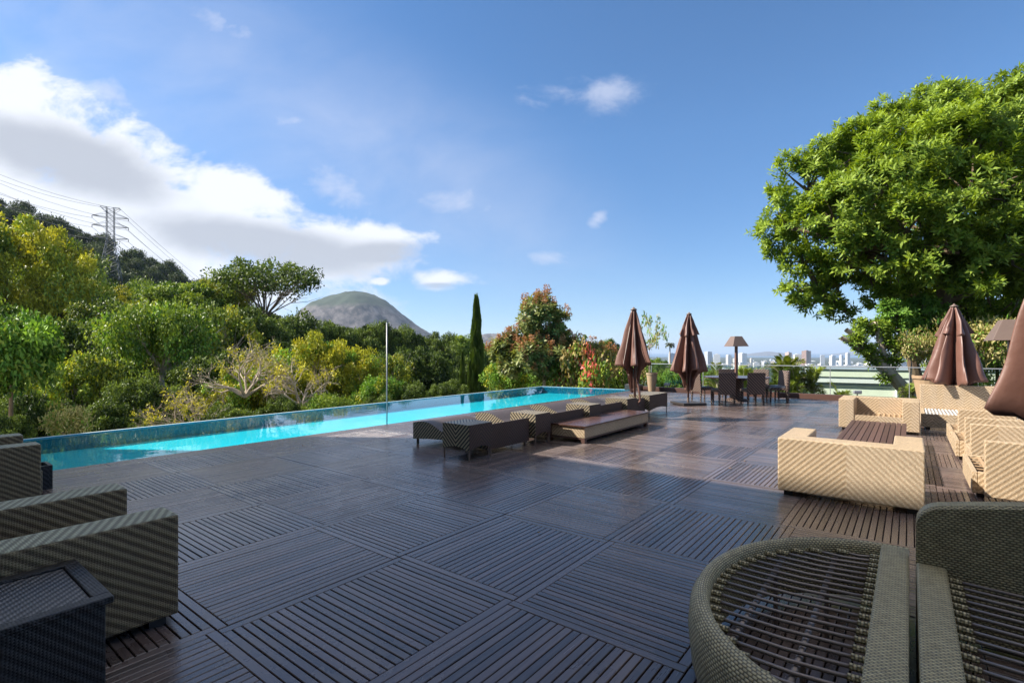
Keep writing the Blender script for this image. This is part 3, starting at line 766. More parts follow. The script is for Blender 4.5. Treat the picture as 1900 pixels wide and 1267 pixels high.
# ------------------------------------------------------------------ dining table and chairs
TC = WC(6.95, 15.75)
t = empty('dining_table', TC, YAW, label='round dark wicker dining table ringed by high backed chairs', cat='dining table')
s = MB(); n = 48
s.tube([(0, 0, 0.70), (0, 0, 0.735)], [0.93, 0.95], n); s.build('table_top', M['plat_wood'], t)
s = MB(); s.tube([(0, 0, 0.0), (0, 0, 0.04), (0, 0, 0.08), (0, 0, 0.60), (0, 0, 0.699)], [0.34, 0.34, 0.2, 0.2, 0.42], 20); s.build('pedestal', M['chair_wick'], t)
def dining_chair():
    t = empty('dining_chair')
    s = MB(); s.box(-.23, .23, -.22, .24, 0.36, 0.43); s.build('seat', M['chair_wick'], t, bevel=0.01)
    s = MB(); s.box(-.205, .205, -.19, .20, 0.431, 0.455); s.build('seat_cushion', M['cush'], t, bevel=0.008)
    s = MB()
    P = [(-.255, -.25, 0.30), (.255, -.25, 0.30), (.25, -.29, 0.92), (-.25, -.29, 0.92)]
    Q = [(x, y + 0.045, z) for x, y, z in P]
    def qf(a): s.face(a, [(p[0], p[2]) for p in a])
    qf(P); qf(Q[::-1]); 
    for k in range(4):
        k2 = (k + 1) % 4; qf([P[k2], P[k], Q[k], Q[k2]])
    s.build('backrest', M['chair_wick'], t, bevel=0.008)
    for x in (-.215, .215):
        s = MB(); s.tube([(x * 1.06, -.235, 0.0), (x, -.225, 0.32)], [0.02, 0.035], 6); s.build('leg', M['chair_wick'], t)
        s = MB(); s.tube([(x, .21, 0.0), (x, .20, 0.37)], [0.02, 0.034], 6); s.build('leg', M['chair_wick'], t)
    return t
proto = dining_chair()
spots = [((6.02, 14.55), 'left one of the two dining chairs with their backs to the viewer'),
         ((6.86, 14.55), 'right one of the two dining chairs with their backs to the viewer'),
         ((7.20, 16.95), 'dining chair over the far side of the table behind the lamp pole'),
         ((8.15, 16.85), 'dining chair over the far side of the table, right of the lamp'),
         ((7.98, 15.25), 'dining chair seen side on at the right end of the table, nearer one'),
         ((8.30, 15.95), 'dining chair seen side on at the right end of the table, farther one'),
         ((5.80, 15.45), 'dining chair at the left end of the table beside the umbrella base')]
for i, ((cx, dd), lb) in enumerate(spots):
    o = proto if i == 0 else copy_tree(proto)
    p = WC(cx, dd); o.location = p
    ang = math.atan2(TC[1] - p[1], TC[0] - p[0]) - PI / 2
    if i < 2: ang = YAW + (0.12 if i == 0 else 0.02)
    o.rotation_euler = (0, 0, ang)
    tag(o, 'brown wicker ' + lb, 'dining chair', 'wicker dining chairs round the table')

# ------------------------------------------------------------------ left foreground chairs and side table
def dark_chair(x1, **k):
    """arms end at y=1.09, outer right arm face at x1"""
    t = empty('armchair', (x1 - 1.12, 0.0, 0), **k)
    h = 0.60
    for x in (0, 1.12 - 0.235):
        s = MB(); s.cur = 0
        x0, xx = x, x + 0.235
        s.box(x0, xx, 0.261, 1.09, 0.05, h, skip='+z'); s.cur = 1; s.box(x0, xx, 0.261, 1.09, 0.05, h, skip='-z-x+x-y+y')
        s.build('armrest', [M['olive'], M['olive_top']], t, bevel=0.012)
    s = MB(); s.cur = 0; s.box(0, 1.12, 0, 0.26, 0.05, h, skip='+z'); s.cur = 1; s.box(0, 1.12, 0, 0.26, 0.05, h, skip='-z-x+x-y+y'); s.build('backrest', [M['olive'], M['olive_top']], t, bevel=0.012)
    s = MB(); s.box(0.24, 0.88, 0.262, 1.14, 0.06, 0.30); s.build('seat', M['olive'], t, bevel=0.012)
    for xx in (0.08, 1.04):
        for y in (0.08, 1.0):
            s = MB(); s.box(xx - .04, xx + .04, y - .04, y + .04, 0, 0.055); s.build('foot', M['slab'], t)
    return t
dark_chair(-3.20, label='dark olive wicker armchair nearest the viewer, beside the black side table', cat='armchair')
dark_chair(-6.70, label='dark olive wicker armchair farther off, close to the near end of the pool', cat='armchair')
t = empty('side_table', (-3.165, 0.02, 0), label='black glossy wicker side table with a raised rim in the near left corner', cat='side table')
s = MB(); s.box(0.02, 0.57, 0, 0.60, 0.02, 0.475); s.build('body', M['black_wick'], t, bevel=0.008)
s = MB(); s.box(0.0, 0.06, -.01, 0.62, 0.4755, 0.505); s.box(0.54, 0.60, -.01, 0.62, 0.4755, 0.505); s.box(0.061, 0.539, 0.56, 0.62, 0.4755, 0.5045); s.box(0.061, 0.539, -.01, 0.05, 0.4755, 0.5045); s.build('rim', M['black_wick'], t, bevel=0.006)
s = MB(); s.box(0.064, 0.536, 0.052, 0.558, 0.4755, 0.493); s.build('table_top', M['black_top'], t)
t = empty('planter_box', (-7.72, 1.0, 0), label='small dark square planter box behind the farther olive armchair', cat='planter')
s = MB()
for a in ((0, .3, 0, .03), (0, .3, .27, .3), (0, .03, .031, .269), (.27, .3, .031, .269)): s.box(a[0], a[1], a[2], a[3], 0, 0.26)
s.box(.031, .269, .031, .269, 0.01, 0.2); s.build('box', M['black_wick'], t)

# ------------------------------------------------------------------ round daybed, two halves
t = empty('daybed', (0, 2.75, 0), label='half round green brown wicker daybed with bare rods and no cushion', cat='daybed')
s = MB(); n = 60
def arcpt(a, k=1.0, dz=0): return (-0.84 * k * abs(math.cos(a)) ** 0.92 - 0.0, 0.95 * k * math.sin(a), dz)
zT = 0.385
prof = [(1.0, 0.04), (1.025, 0.12), (1.04, 0.25), (1.03, zT - 0.05), (1.0, zT - 0.008), (0.965, zT + 0.004), (0.945, zT - 0.006), (0.93, zT - 0.03), (0.925, zT - 0.09), (0.925, 0.08)]
ang = [-PI / 2 + PI * k / n for k in range(n + 1)]
Lp = [0]
for k in range(1, len(prof)): Lp.append(Lp[-1] + math.hypot((prof[k][0] - prof[k - 1][0]) * .9, prof[k][1] - prof[k - 1][1]))
for k in range(n):
    for j in range(len(prof) - 1):
        q = [(k, j), (k + 1, j), (k + 1, j + 1), (k, j + 1)]
        pts = [arcpt(ang[a], prof[b][0], prof[b][1]) for a, b in q]
        s.face(pts[::-1], [(ang[a] * 0.9, Lp[b]) for a, b in q][::-1])
s.build('rim', M['rope'], t, smooth=True)
s = MB(); s.box(-0.13, 0.0, -0.93, 0.93, 0.04, zT); s.build('front_band', M['rope'], t, bevel=0.012)
for k in range(22):
    y = -0.80 + k * 0.076; xe = -0.84 * 0.93 * max(0.0, 1 - (y / (0.95 * 0.91)) ** 2) ** 0.46
    if xe > -0.2: continue
    s = MB(); s.tube([(xe - .01, y, zT - 0.055), ((xe - .13) / 2, y, zT - 0.06), (-0.125, y, zT - 0.045)], 0.0085, 8); s.build('rod', M['rod'], t, smooth=True)
    s = MB(); s.tube([(xe - .01, y, zT - .055), (xe + .05, y, zT - .056)], 0.0135, 8); s.build('rod_binding', M['rope'], t)
    s = MB(); s.tube([(-0.175, y, zT - .047), (-0.128, y, zT - .045)], 0.0135, 8); s.build('rod_binding', M['rope'], t)
for x in (-0.34, -0.58):
    ye = 0.95 * 0.9 * math.sqrt(max(0, 1 - (x / (0.84 * 0.9)) ** 2))
    s = MB(); s.tube([(x, -ye, zT - 0.085), (x, ye, zT - 0.085)], 0.014, 10); s.build('crossbar', M['rod'], t, smooth=True)
    for y in (-0.4, 0.35):
        s = MB(); s.tube([(x, y, 0.0), (x, y, zT - 0.09)], 0.012, 8); s.build('leg', M['rod'], t)

t = empty('daybed', (0.028, 1.72, 0), label='rectangular half of the green brown wicker daybed with a tall wicker back', cat='daybed')
s = MB(); s.box(0, 0.125, 0, 1.74, 0.04, zT); s.build('side_band', M['rope'], t, bevel=0.012)
s = MB(); s.box(0.126, 1.5, 0, 0.12, 0.04, zT - .001); s.box(1.38, 1.5, 0.121, 1.74, 0.04, zT - .001); s.build('frame_band', M['rope'], t, bevel=0.012)
for k in range(19):
    y = 0.22 + k * 0.082
    s = MB(); s.tube([(0.12, y, zT - 0.045), (0.7, y, zT - 0.065), (1.385, y, zT - 0.045)], 0.0085, 8); s.build('rod', M['rod'], t, smooth=True)
    s = MB(); s.tube([(0.122, y, zT - .045), (0.18, y, zT - .048)], 0.0135, 8); s.build('rod_binding', M['rope'], t)
for x in (0.45, 0.95):
    s = MB(); s.tube([(x, 0.1, zT - 0.085), (x, 1.72, zT - 0.085)], 0.014, 10); s.build('crossbar', M['rod'], t, smooth=True)
    for y in (0.4, 1.3):
        s = MB(); s.tube([(x, y, 0.0), (x, y, zT - 0.09)], 0.012, 8); s.build('leg', M['rod'], t)
# tall back, rounded at its top corner and rising slightly to the right
s = MB(); NX = 30
def bt(x): 
    c = 0.09
    z = 0.675 + 0.22 * x * (1.0 - 0.35 * x)
    return z - (c - math.sqrt(max(0, c * c - (c - x) ** 2))) if x < c else z
for k in range(NX):
    xa = 1.5 * (k / NX) ** 1.7; xb = 1.5 * ((k + 1) / NX) ** 1.7
    za, zb = bt(xa), bt(xb)
    def add(q): s.face(q, [(p[0], p[2] + p[1]) for p in q])
    add([(xa, 1.742, 0.04), (xb, 1.742, 0.04), (xb, 1.742, zb - .015), (xa, 1.742, za - .015)])
    add([(xa, 1.742, za - .015), (xb, 1.742, zb - .015), (xb, 1.757, zb), (xa, 1.757, za)])
    add([(xa, 1.757, za), (xb, 1.757, zb), (xb, 1.845, zb), (xa, 1.845, za)])
    add([(xa, 1.845, za), (xb, 1.845, zb), (xb, 1.86, zb - .015), (xa, 1.86, za - .015)])
    add([(xb, 1.86, 0.04), (xa, 1.86, 0.04), (xa, 1.86, za - .015), (xb, 1.86, zb - .015)])
q = [(0, 1.86, .04), (0, 1.742, .04), (0, 1.742, bt(0) - .015), (0, 1.757, bt(0)), (0, 1.845, bt(0)), (0, 1.86, bt(0) - .015)]; s.face(q, [(p[1], p[2]) for p in q])
q = [(1.5, p[1], p[2] if p[2] < .1 else p[2] - bt(0) + bt(1.5)) for p in q][::-1]; s.face(q, [(p[1], p[2]) for p in q])
s.build('backrest', M['rope'], t, smooth=False)

# ------------------------------------------------------------------ glass fence on the kerb
gm = bpy.data.materials.new('fence_glass'); gm.use_nodes = True; gg = NG(gm.node_tree); gm.node_tree.nodes.remove(gm.node_tree.nodes['Principled BSDF'])
fr = gg.new('ShaderNodeFresnel'); fr.inputs[0].default_value = 1.45
tr = gg.new('ShaderNodeBsdfTransparent'); tr.inputs[0].default_value = (0.93, 0.98, 0.96, 1)
gl = gg.new('ShaderNodeBsdfGlossy'); gl.inputs['Roughness'].default_value = 0.0
mxx = gg.new('ShaderNodeMixShader'); gg.put(mxx.inputs[0], fr.outputs[0])
gm.node_tree.links.new(tr.outputs[0], mxx.inputs[1]); gm.node_tree.links.new(gl.outputs[0], mxx.inputs[2]); gm.node_tree.links.new(mxx.outputs[0], gm.node_tree.nodes['Material Output'].inputs[0])
t = empty('glass_fence', (-8.0, 19.15, 0.0), label='frameless glass fence with a pale top rail along the far kerb', cat='fence')
for k in range(8):
    s = MB(); s.box(k * 2.0 + 0.01, k * 2.0 + 1.99, -0.006, 0.006, 0.13, 1.025); s.build('glass_panel', gm, t)
for k in range(9):
    s = MB(); s.box(k * 2.0 - .009, k * 2.0 + .009, -0.02, 0.02, 0.13, 1.02); s.build('post', M['steel'], t)
s = MB(); s.box(-0.02, 16.0, -0.022, 0.022, 1.026, 1.052); s.build('top_rail', M['galv'], t, bevel=0.005)
def spotlight(x, y, rz, lb):
    t = empty('spotlight', (x, y, 0.135), rz, label=lb, cat='spotlight')
    s = MB(); s.tube([(0, 0, 0), (0, 0, 0.06)], 0.018, 8); s.build('stem', M['galv'], t)
    s = MB(); s.box(-.11, .11, -.07, .05, 0.06, 0.17); s.build('housing', M['galv'], t, bevel=0.02)
    s = MB(); s.box(-.09, .09, 0.0505, .058, 0.075, 0.155); s.build('lens', M['white'], t)
spotlight(-1.28, 19.13, 0.4, 'grey floodlight on the kerb behind the far tan armchair')
spotlight(-7.35, 19.13, -0.2, 'small pale floodlight on the kerb between the two left umbrellas')
def pot(x, y, r0, r1, h, lb):
    t = empty('plant_pot', (x, y, 0), label=lb, cat='plant pot')
    s = MB(); s.tube([(0, 0, 0), (0, 0, h * .9), (0, 0, h * .9), (0, 0, h)], [r0, r1, r1 * 1.08, r1 * 1.1], 20); s.build('pot', M['pot'], t, smooth=False)
    s = MB(); s.tube([(0, 0, h + .001), (0, 0, h + .01)], r1 * 0.92, 16); s.build('soil', M['gap'], t)
pot(-7.80, 18.72, 0.13, 0.20, 0.70, 'tall tapering clay pot behind the first closed umbrella')
pot(0.42, 17.9, 0.22, 0.34, 0.86, 'tan clay pot with shrub behind the long tan sofa')
t = empty('planter_box', (-8.85, 18.55, 0), label='low dark box at the far corner of the pool', cat='planter')
s = MB(); s.box(0, .62, 0, .35, 0, .22); s.box(.03, .59, .03, .32, .2201, .235); s.build('box', M['slab'], t, bevel=.01)

# a few fallen leaves
fl_ = random.Random(12); n_l = 0
while n_l < 16:
    x, y = fl_.uniform(-8, 1), fl_.uniform(2.2, 10)
    if -6.5 < x < -4 and 5 < y < 12 or -1.3 < x < 1.2 and y > 2 or y < 1.3: continue
    n_l += 1; a = fl_.random() * 6.28; L_ = fl_.uniform(0.035, 0.06); c_, s_ = math.cos(a), math.sin(a)
    P_ = [(0, 0, .004), (L_ * .3, L_ * .2, .010), (L_ * .7, L_ * .17, .009), (L_, 0, .005), (L_ * .7, -L_ * .17, .012), (L_ * .3, -L_ * .2, .008)]
    s = MB(); s.face(P_)
    o = s.build('fallen_leaf', M['dead_leaf'], weld=False, label='dry brown leaf fallen on the open deck', cat='leaf', group='dry leaves fallen on the deck'); o.location = (x, y, 0.001); o.rotation_euler = (0, 0, a)
    o.modifiers.new('thick', 'SOLIDIFY').thickness = 0.001

# ------------------------------------------------------------------ leaves, crowns, trunks
def nrm(a): return a / (np.linalg.norm(a, axis=-1, keepdims=True) + 1e-9)
def leaf_mesh(name, P, A, ln, wd, tint, mats, mi=None, rs_=None, fold=0.2, nrmv=None):
    """one four sided leaf per row: base P, direction A"""
    N = len(P)
    ref = nrmv if nrmv is not None else nrm(rs_.randn(N, 3))
    S = nrm(np.cross(A, ref)); Nn = np.cross(S, A)
    ln = np.broadcast_to(np.asarray(ln, float).reshape(-1, 1), (N, 1)); wd = np.broadcast_to(np.asarray(wd, float).reshape(-1, 1), (N, 1))
    mid = P + A * ln * 0.5
    up = Nn * wd * fold
    V_ = np.stack([P, mid + S * wd * 0.5 + up, P + A * ln - up, mid - S * wd * 0.5 + up], 1).reshape(-1, 3)
    me = bpy.data.meshes.new(name)
    me.vertices.add(4 * N); me.vertices.foreach_set('co', V_.astype('f').ravel())
    me.loops.add(4 * N); me.loops.foreach_set('vertex_index', np.arange(4 * N, dtype='i'))
    me.polygons.add(N); me.polygons.foreach_set('loop_start', np.arange(0, 4 * N, 4, dtype='i'))
    for m in (mats if isinstance(mats, (list, tuple)) else [mats]): me.materials.append(m)
    if mi is not None: me.polygons.foreach_set('material_index', mi.astype('i'))
    at = me.attributes.new('tint', 'FLOAT', 'POINT'); at.data.foreach_set('value', np.repeat(tint, 4).astype('f'))
    me.update(calc_edges=True)
    return me
def sphere_dirs(rs_, n, up=0.35):
    d = nrm(rs_.randn(n, 3)); d[:, 2] += up; return nrm(d)
def crown(name, mats, seed, nb, per, ll, lw, env=(1, 1, 0.62), cz=0.66, rb=(0.20, 0.36), up=0.3, flat=0.75, rough_=0.5, extra=None, lay=0.25, fill=0.3):
    """unit crown: radius 1 around the z axis, total height 1"""
    rs_ = np.random.RandomState(seed)
    dirs = sphere_dirs(rs_, nb, 0.25)
    k = 0.45 + 0.55 * rs_.rand(nb, 1) ** 0.6
    irr = 1 + (rs_.rand(nb, 1) - 0.5) * rough_ + 0.10 * np.sin(dirs[:, :1] * 4 + seed) * np.cos(dirs[:, 1:2] * 5 + seed * 2)
    cen = dirs * k * irr * (np.array(env) - np.array([0.22, 0.22, 0.14]))
    cen[:, 2] += cz * (1 if env[2] < 0.7 else 1)
    rb_ = rs_.uniform(rb[0], rb[1], nb)
    btint = rs_.rand(nb)
    n = nb * per
    bi = np.repeat(np.arange(nb), per)
    dd = sphere_dirs(rs_, n, up)
    shell = 1 - lay * rs_.rand(n, 1) ** 0.7; inn = rs_.rand(n, 1) < fill; shell = np.where(inn, rs_.rand(n, 1) ** 0.5 * 0.8, shell)
    # ragged edge: radius changes with direction inside each clump
    rag = 1 + 0.34 * np.sin(dd[:, :1] * 7 + bi[:, None] * 1.7) * np.cos(dd[:, 1:2] * 6 + bi[:, None]) + 0.30 * rs_.rand(n, 1) ** 5
    off = dd * rb_[bi][:, None] * shell * rag; off[:, 2] *= flat
    P = cen[bi] + off
    # fit the crown into radius 1 and height 1
    zt = np.percentile(P[:, 2], 99.3); zl = min(0.12, np.percentile(P[:, 2], 1)); rr0 = np.percentile(np.hypot(P[:, 0], P[:, 1]), 98.5)
    if env[2] < 0.45: zl = zl * 0
    kz = 1 / (zt - min(zl, 0.0)); 
    P = P / np.array([rr0, rr0, 1]); P[:, 2] = P[:, 2] * (1 / zt)
    cen = cen / np.array([rr0, rr0, zt])
    A = nrm(dd * 0.7 + rs_.randn(n, 3) * 0.75 + np.array([0, 0, -0.1]))
    # blades face outward and up
    ref = nrm(dd * 0.8 + np.array([0, 0, 0.6]) + rs_.randn(n, 3) * 0.55)
    S = np.cross(A, ref); 
    tint = np.clip(0.38 + 0.62 * (btint[bi] - 0.5) + rs_.randn(n) * 0.22, 0, 1)
    mi = None
    if extra:
        mi = np.zeros(n, 'i')
        for j, (frac, clump) in enumerate(extra):
            if clump: sel = (rs_.rand(nb) < frac)[bi] & (rs_.rand(n) < 0.8)
            else: sel = rs_.rand(n) < frac
            mi[sel] = j + 1
    return leaf_mesh(name, P, A, ll * rs_.uniform(0.7, 1.3, n), lw * rs_.uniform(0.7, 1.3, n), tint, mats, mi, rs_, nrmv=ref), cen
def trunk_mesh(name, material, seed, cen, r0=0.05, fork=0.30, nl=9, lean=(0, 0), sub=True, spread=1.0, wig=0.05):
    rs_ = np.random.RandomState(seed + 99)
    s = MB()
    top = np.array([lean[0], lean[1], fork])
    pts = [np.array([0, 0, -2.5]), np.array([0, 0, -0.3]), np.array([lean[0] * .3 + rs_.randn() * wig * .5, lean[1] * .3, fork * .4]), top]
    s.tube(pts, [r0 * 1.8, r0 * 1.5, r0 * 1.05, r0 * 0.85], 9, cap=False)
    idx = rs_.permutation(len(cen))[:nl]
    for i in idx:
        e = cen[i] * np.array([spread, spread, 1]); m_ = top * 0.5 + e * 0.5 + rs_.randn(3) * wig; m_[2] = max(m_[2], fork * .9)
        r1 = r0 * rs_.uniform(0.35, 0.6)
        s.tube([top - np.array([0, 0, fork * .12]), top * .75 + m_ * .25 + rs_.randn(3) * wig * .3, m_, e * .92 + m_ * .08], [r1 * 1.15, r1, r1 * .7, r1 * .22], 6, cap=False)
        if sub:
            for q in range(3):
                e2 = e + rs_.randn(3) * 0.16; s.tube([m_, (m_ + e2) / 2 + rs_.randn(3) * wig * .5, e2], [r1 * .45, r1 * .3, r1 * .1], 5, cap=False)
    return s.mesh(name, material, smooth=True)
KIND = {}
def kind(key, cm, tm): KIND[key] = (cm, tm)
def make(key, mats, seed, nb, per, ll, lw, bark, **k):
    tk = {q: k.pop(q) for q in ('r0', 'fork', 'nl', 'lean', 'sub', 'spread', 'wig') if q in k}
    cm, cen = crown('crown', mats, seed, nb, per, ll, lw, **k)
    kind(key, cm, trunk_mesh('trunk', M[bark], seed, cen, **tk))
for q in range(3): make('dark%d' % q, L['dark'], 10 + q, 95, 330, 0.050, 0.027, 'bark', rb=(0.09, 0.23), r0=0.03, fork=0.25)
for q in range(2): make('mid%d' % q, L['mid'], 20 + q, 90, 320, 0.054, 0.029, 'bark', rb=(0.09, 0.22), r0=0.03, fork=0.28)
for q in range(2): make('yellow%d' % q, [L['yellow'], L['mid'], L['gold']], 30 + q, 120, 380, 0.034, 0.018, 'bark_dark', rb=(0.07, 0.19), r0=0.03, fork=0.25, nl=14, extra=[(0.45, True), (0.14, True)], fill=0.1)
for q in range(2): make('golden%d' % q, [L['yellow'], L['bright'], L['gold']], 40 + q, 80, 190, 0.054, 0.029, 'bark_pale', rb=(0.08, 0.2), r0=0.026, fork=0.22, nl=12, extra=[(0.3, True), (0.3, True)], fill=0.2)
make('open0', [L['mid'], L['bright']], 50, 70, 200, 0.052, 0.03, 'bark_pale', env=(1, 1, 0.42), cz=0.72, rb=(0.16, 0.30), r0=0.05, fork=0.30, nl=12, extra=[(0.4, True)], fill=0.1)
make('open1', [L['mid'], L['yellow'], L['dark']], 53, 80, 170, 0.05, 0.028, 'bark_pale', env=(1, 1, 0.5), cz=0.66, rb=(0.08, 0.22), r0=0.04, fork=0.22, nl=16, extra=[(0.3, True), (0.35, True)], fill=0.1)
make('flat0', L['dark'], 60, 50, 120, 0.050, 0.030, 'bark', env=(1.15, 1.15, 0.40), cz=0.66, rb=(0.12, 0.24), flat=0.45, r0=0.022, fork=0.16, nl=26, fill=0.05)
make('bright0', [L['bright'], L['mid']], 70, 60, 120, 0.10, 0.05, 'bark', rb=(0.12, 0.26), r0=0.03, extra=[(0.3, True)])
make('bush0', [L['bright'], L['yellow']], 80, 60, 150, 0.065, 0.036, 'bark', env=(1, 1, 0.5), cz=0.5, rb=(0.12, 0.28), r0=0.03, fork=0.15, extra=[(0.3, True)])
make('bush1', [L['mid'], L['bright']], 81, 60, 150, 0.065, 0.036, 'bark', env=(1, 1, 0.5), cz=0.5, rb=(0.12, 0.28), r0=0.03, fork=0.15, extra=[(0.3, True)])
make('cream0', [L['cream'], L['bright']], 90, 30, 110, 0.12, 0.04, 'bark_pale', env=(1, 1, 0.5), cz=0.55, rb=(0.18, 0.32), r0=0.03, fork=0.2, nl=16, extra=[(0.25, False)], fill=0.1)
make('tan0', [L['tan'], L['mid']], 95, 30, 150, 0.09, 0.05, 'bark_pale', env=(1, 1, 0.5), cz=0.55, rb=(0.18, 0.34), r0=0.03, fork=0.2, nl=12, extra=[(0.4, False)])
make('red0', [L['mid'], L['tan'], L['red']], 97, 34, 130, 0.085, 0.05, 'bark_pale', env=(1, 1, 0.5), cz=0.52, rb=(0.16, 0.30), r0=0.02, fork=0.2, nl=14, extra=[(0.3, True), (0.16, True)], fill=0.1)
for q in range(2): make('hill%d' % q, L['hill'], 110 + q, 26, 90, 0.12, 0.07, 'bark_dark', env=(1, 1, 0.45), cz=0.55, rb=(0.25, 0.42), r0=0.03, fork=0.3, nl=5, sub=False)
make('sparse0', [L['bright'], L['cream']], 120, 22, 26, 0.10, 0.05, 'bark_pale', env=(1, 1, 0.55), cz=0.58, rb=(0.08, 0.14), r0=0.014, fork=0.3, nl=16, extra=[(0.4, False)])
# cypress
rs_ = np.random.RandomState(7)
n = 15000; zz = rs_.rand(n) ** 1.15; th = rs_.rand(n) * 2 * PI
rad2 = (0.10 + 0.90 * np.clip((1 - zz) * 1.15, 0, 1) ** 0.75) * np.clip(zz / 0.05 + 0.5, 0, 1); rad2 *= 1 + 0.16 * np.sin(th * 3 + zz * 26) + 0.12 * np.sin(th * 5 - zz * 41)
rr_ = rad2 * (1 - 0.35 * rs_.rand(n) ** 1.5)
P = np.stack([rr_ * np.cos(th), rr_ * np.sin(th), zz], 1)
A = nrm(np.stack([np.cos(th) * 0.35, np.sin(th) * 0.35, np.full(n, 0.09)], 1) + rs_.randn(n, 3) * np.array([0.25, 0.25, 0.03]))
kind('cypress', leaf_mesh('crown', P * np.array([1, 1, 0.985]), A * np.array([1, 1, 0.5]), 0.17, 0.085, np.clip(0.4 + 0.2 * rs_.randn(n) + 0.2 * np.sin(th * 3 + zz * 26), 0, 1), L['cypress'], rs_=rs_), None)
s = MB(); s.tube([(0, 0, -.05), (0, 0, 0.5), (0, 0, 0.93)], [0.16, 0.10, 0.02], 8); KIND['cypress'] = (KIND['cypress'][0], s.mesh('trunk', M['bark_dark'], smooth=True))
# bare, twiggy shrub
def bare_mesh(name, seed, up=0.6, depth=5, first=7):
    r_ = random.Random(seed); s = MB()
    def grow(p, d, ln, r, lv):
        pts = [p]; dd = d
        for q in range(3):
            dd = nrm(dd + np.array([r_.gauss(0, .2), r_.gauss(0, .2), r_.gauss(0, .12)])); pts.append(pts[-1] + dd * ln / 3)
        s.tube(pts, [r, r * .85, r * .7, r * .5], 4 if lv > 1 else 6, cap=False)
        if lv < depth:
            for q in range(r_.choice((2, 3, 3))):
                nd = nrm(dd + np.array([r_.gauss(0, .6), r_.gauss(0, .6), r_.gauss(0.02, .38)]))
                grow(pts[r_.choice((2, 3))], nd, ln * r_.uniform(.6, .85), r * .55, lv + 1)
    for q in range(first):
        a = 2 * PI * q / first + r_.random(); grow(np.zeros(3), nrm(np.array([math.cos(a), math.sin(a), up + r_.random() * .6])), 0.42, 0.032, 0)
    return s.mesh(name, M['twig'], smooth=True)
rs_ = np.random.RandomState(17)
for q in range(2):
    tw_ = bare_mesh('branches', 5 + q)
    co = np.zeros(len(tw_.vertices) * 3, 'f'); tw_.vertices.foreach_get('co', co); co = co.reshape(-1, 3)
    ids = np.where(co[:, 2] > 0.35)[0]; ids = ids[rs_.permutation(len(ids))[:90]]
    P = np.repeat(co[ids], 9, 0) + rs_.randn(len(ids) * 9, 3) * 0.03; n = len(P)
    kind('bare%d' % q, leaf_mesh('leaves', P, nrm(rs_.randn(n, 3) + np.array([0, 0, .3])), 0.05, 0.028, rs_.rand(n), L['gold'], rs_=rs_), tw_)
# palms
def frond_rows(rs_, base, az, el, ln, droop, nl, ll, lw, out, tint, twist=0.0):
    h = np.array([math.cos(az), math.sin(az), 0]); pts = []
    p = np.array(base, float); e = el
    for k in range(15):
        pts.append((p.copy(), e)); p = p + (h * math.cos(e) + np.array([0, 0, math.sin(e)])) * ln / 14; e -= droop / 14
    side = np.cross(h, [0, 0, 1.0])
    for k in range(nl):
        q = 0.12 + 0.88 * k / nl; i = min(13, int(q * 14)); f_ = q * 14 - i
        pp = pts[i][0] * (1 - f_) + pts[i + 1][0] * f_; ee = pts[i][1]
        tdir = h * math.cos(ee) + np.array([0, 0, math.sin(ee)]); upv = -h * math.sin(ee) + np.array([0, 0, math.cos(ee)])
        l_ = ll * math.sin(PI * (0.12 + 0.82 * q)) ** 0.7
        for sg in (-1, 1):
            a = nrm(side * sg * 0.8 + tdir * 0.55 + upv * 0.35 + np.array([0, 0, -0.25]) + rs_.randn(3) * 0.08)
            out.append((pp, a, l_, lw, upv, tint + rs_.randn() * .06))
    return [q[0] for q in pts]
def palm_meshes(name, seed, fr, lmat, ll, lw, nl, trunks, rach='palmr'):
    rs_ = np.random.RandomState(seed); out = []; s = MB()
    for (b, az, el, ln, dr, ti) in fr:
        pts = frond_rows(rs_, b, az, el, ln, dr, nl, ll, lw, out, ti); s.tube(pts[::2], [0.012 * ln * (1 - k / 8.5) + .002 for k in range(8)], 4, cap=False)
    for (pts, r) in trunks: s.tube(pts, r, 8, cap=False)
    P = np.array([o[0] for o in out]); A = np.array([o[1] for o in out]); l_ = np.array([o[2] for o in out]); w_ = np.array([o[3] for o in out]); up_ = np.array([o[4] for o in out]); ti = np.clip(np.array([o[5] for o in out]), 0, 1)
    return leaf_mesh('fronds', P, A, l_, w_, ti, L[lmat], rs_=rs_, nrmv=up_, fold=0.1), s.mesh('stems', M['bark_pale'], smooth=True)
rs_ = np.random.RandomState(3)
for q in range(3):
    fr = []; tr_ = []
    for stem in range(4):
        a0 = rs_.rand() * 6.28; bx, by = 0.16 * math.cos(a0), 0.16 * math.sin(a0); hz_ = rs_.uniform(0.25, 0.6); tx, ty = bx * 2.2, by * 2.2
        tr_.append(([(bx, by, -1.6), ((bx + tx) / 2, (by + ty) / 2, hz_ * .5), (tx, ty, hz_)], [0.022, 0.018, 0.014]))
        for k in range(7): fr.append(((tx, ty, hz_), rs_.rand() * 6.28, rs_.uniform(0.7, 1.45), rs_.uniform(0.45, 0.62), rs_.uniform(1.2, 2.2), rs_.uniform(0.3, 0.95)))
    kind('areca%d' % q, *palm_meshes('fronds', 50 + q, fr, 'palm', 0.24, 0.034, 24, tr_))
fr = [((0, 0, 0.95), 2 * PI * k / 18 + rs_.rand() * .2, rs_.uniform(0.0, 1.3), 0.085, 1.9, rs_.uniform(.2, .7)) for k in range(18)]
kind('royal', *palm_meshes('fronds', 60, fr, 'palmd', 0.026, 0.006, 26, [([(0, 0, -.05), (0, 0, .4), (0, 0, .96)], [0.012, 0.011, 0.009])]))

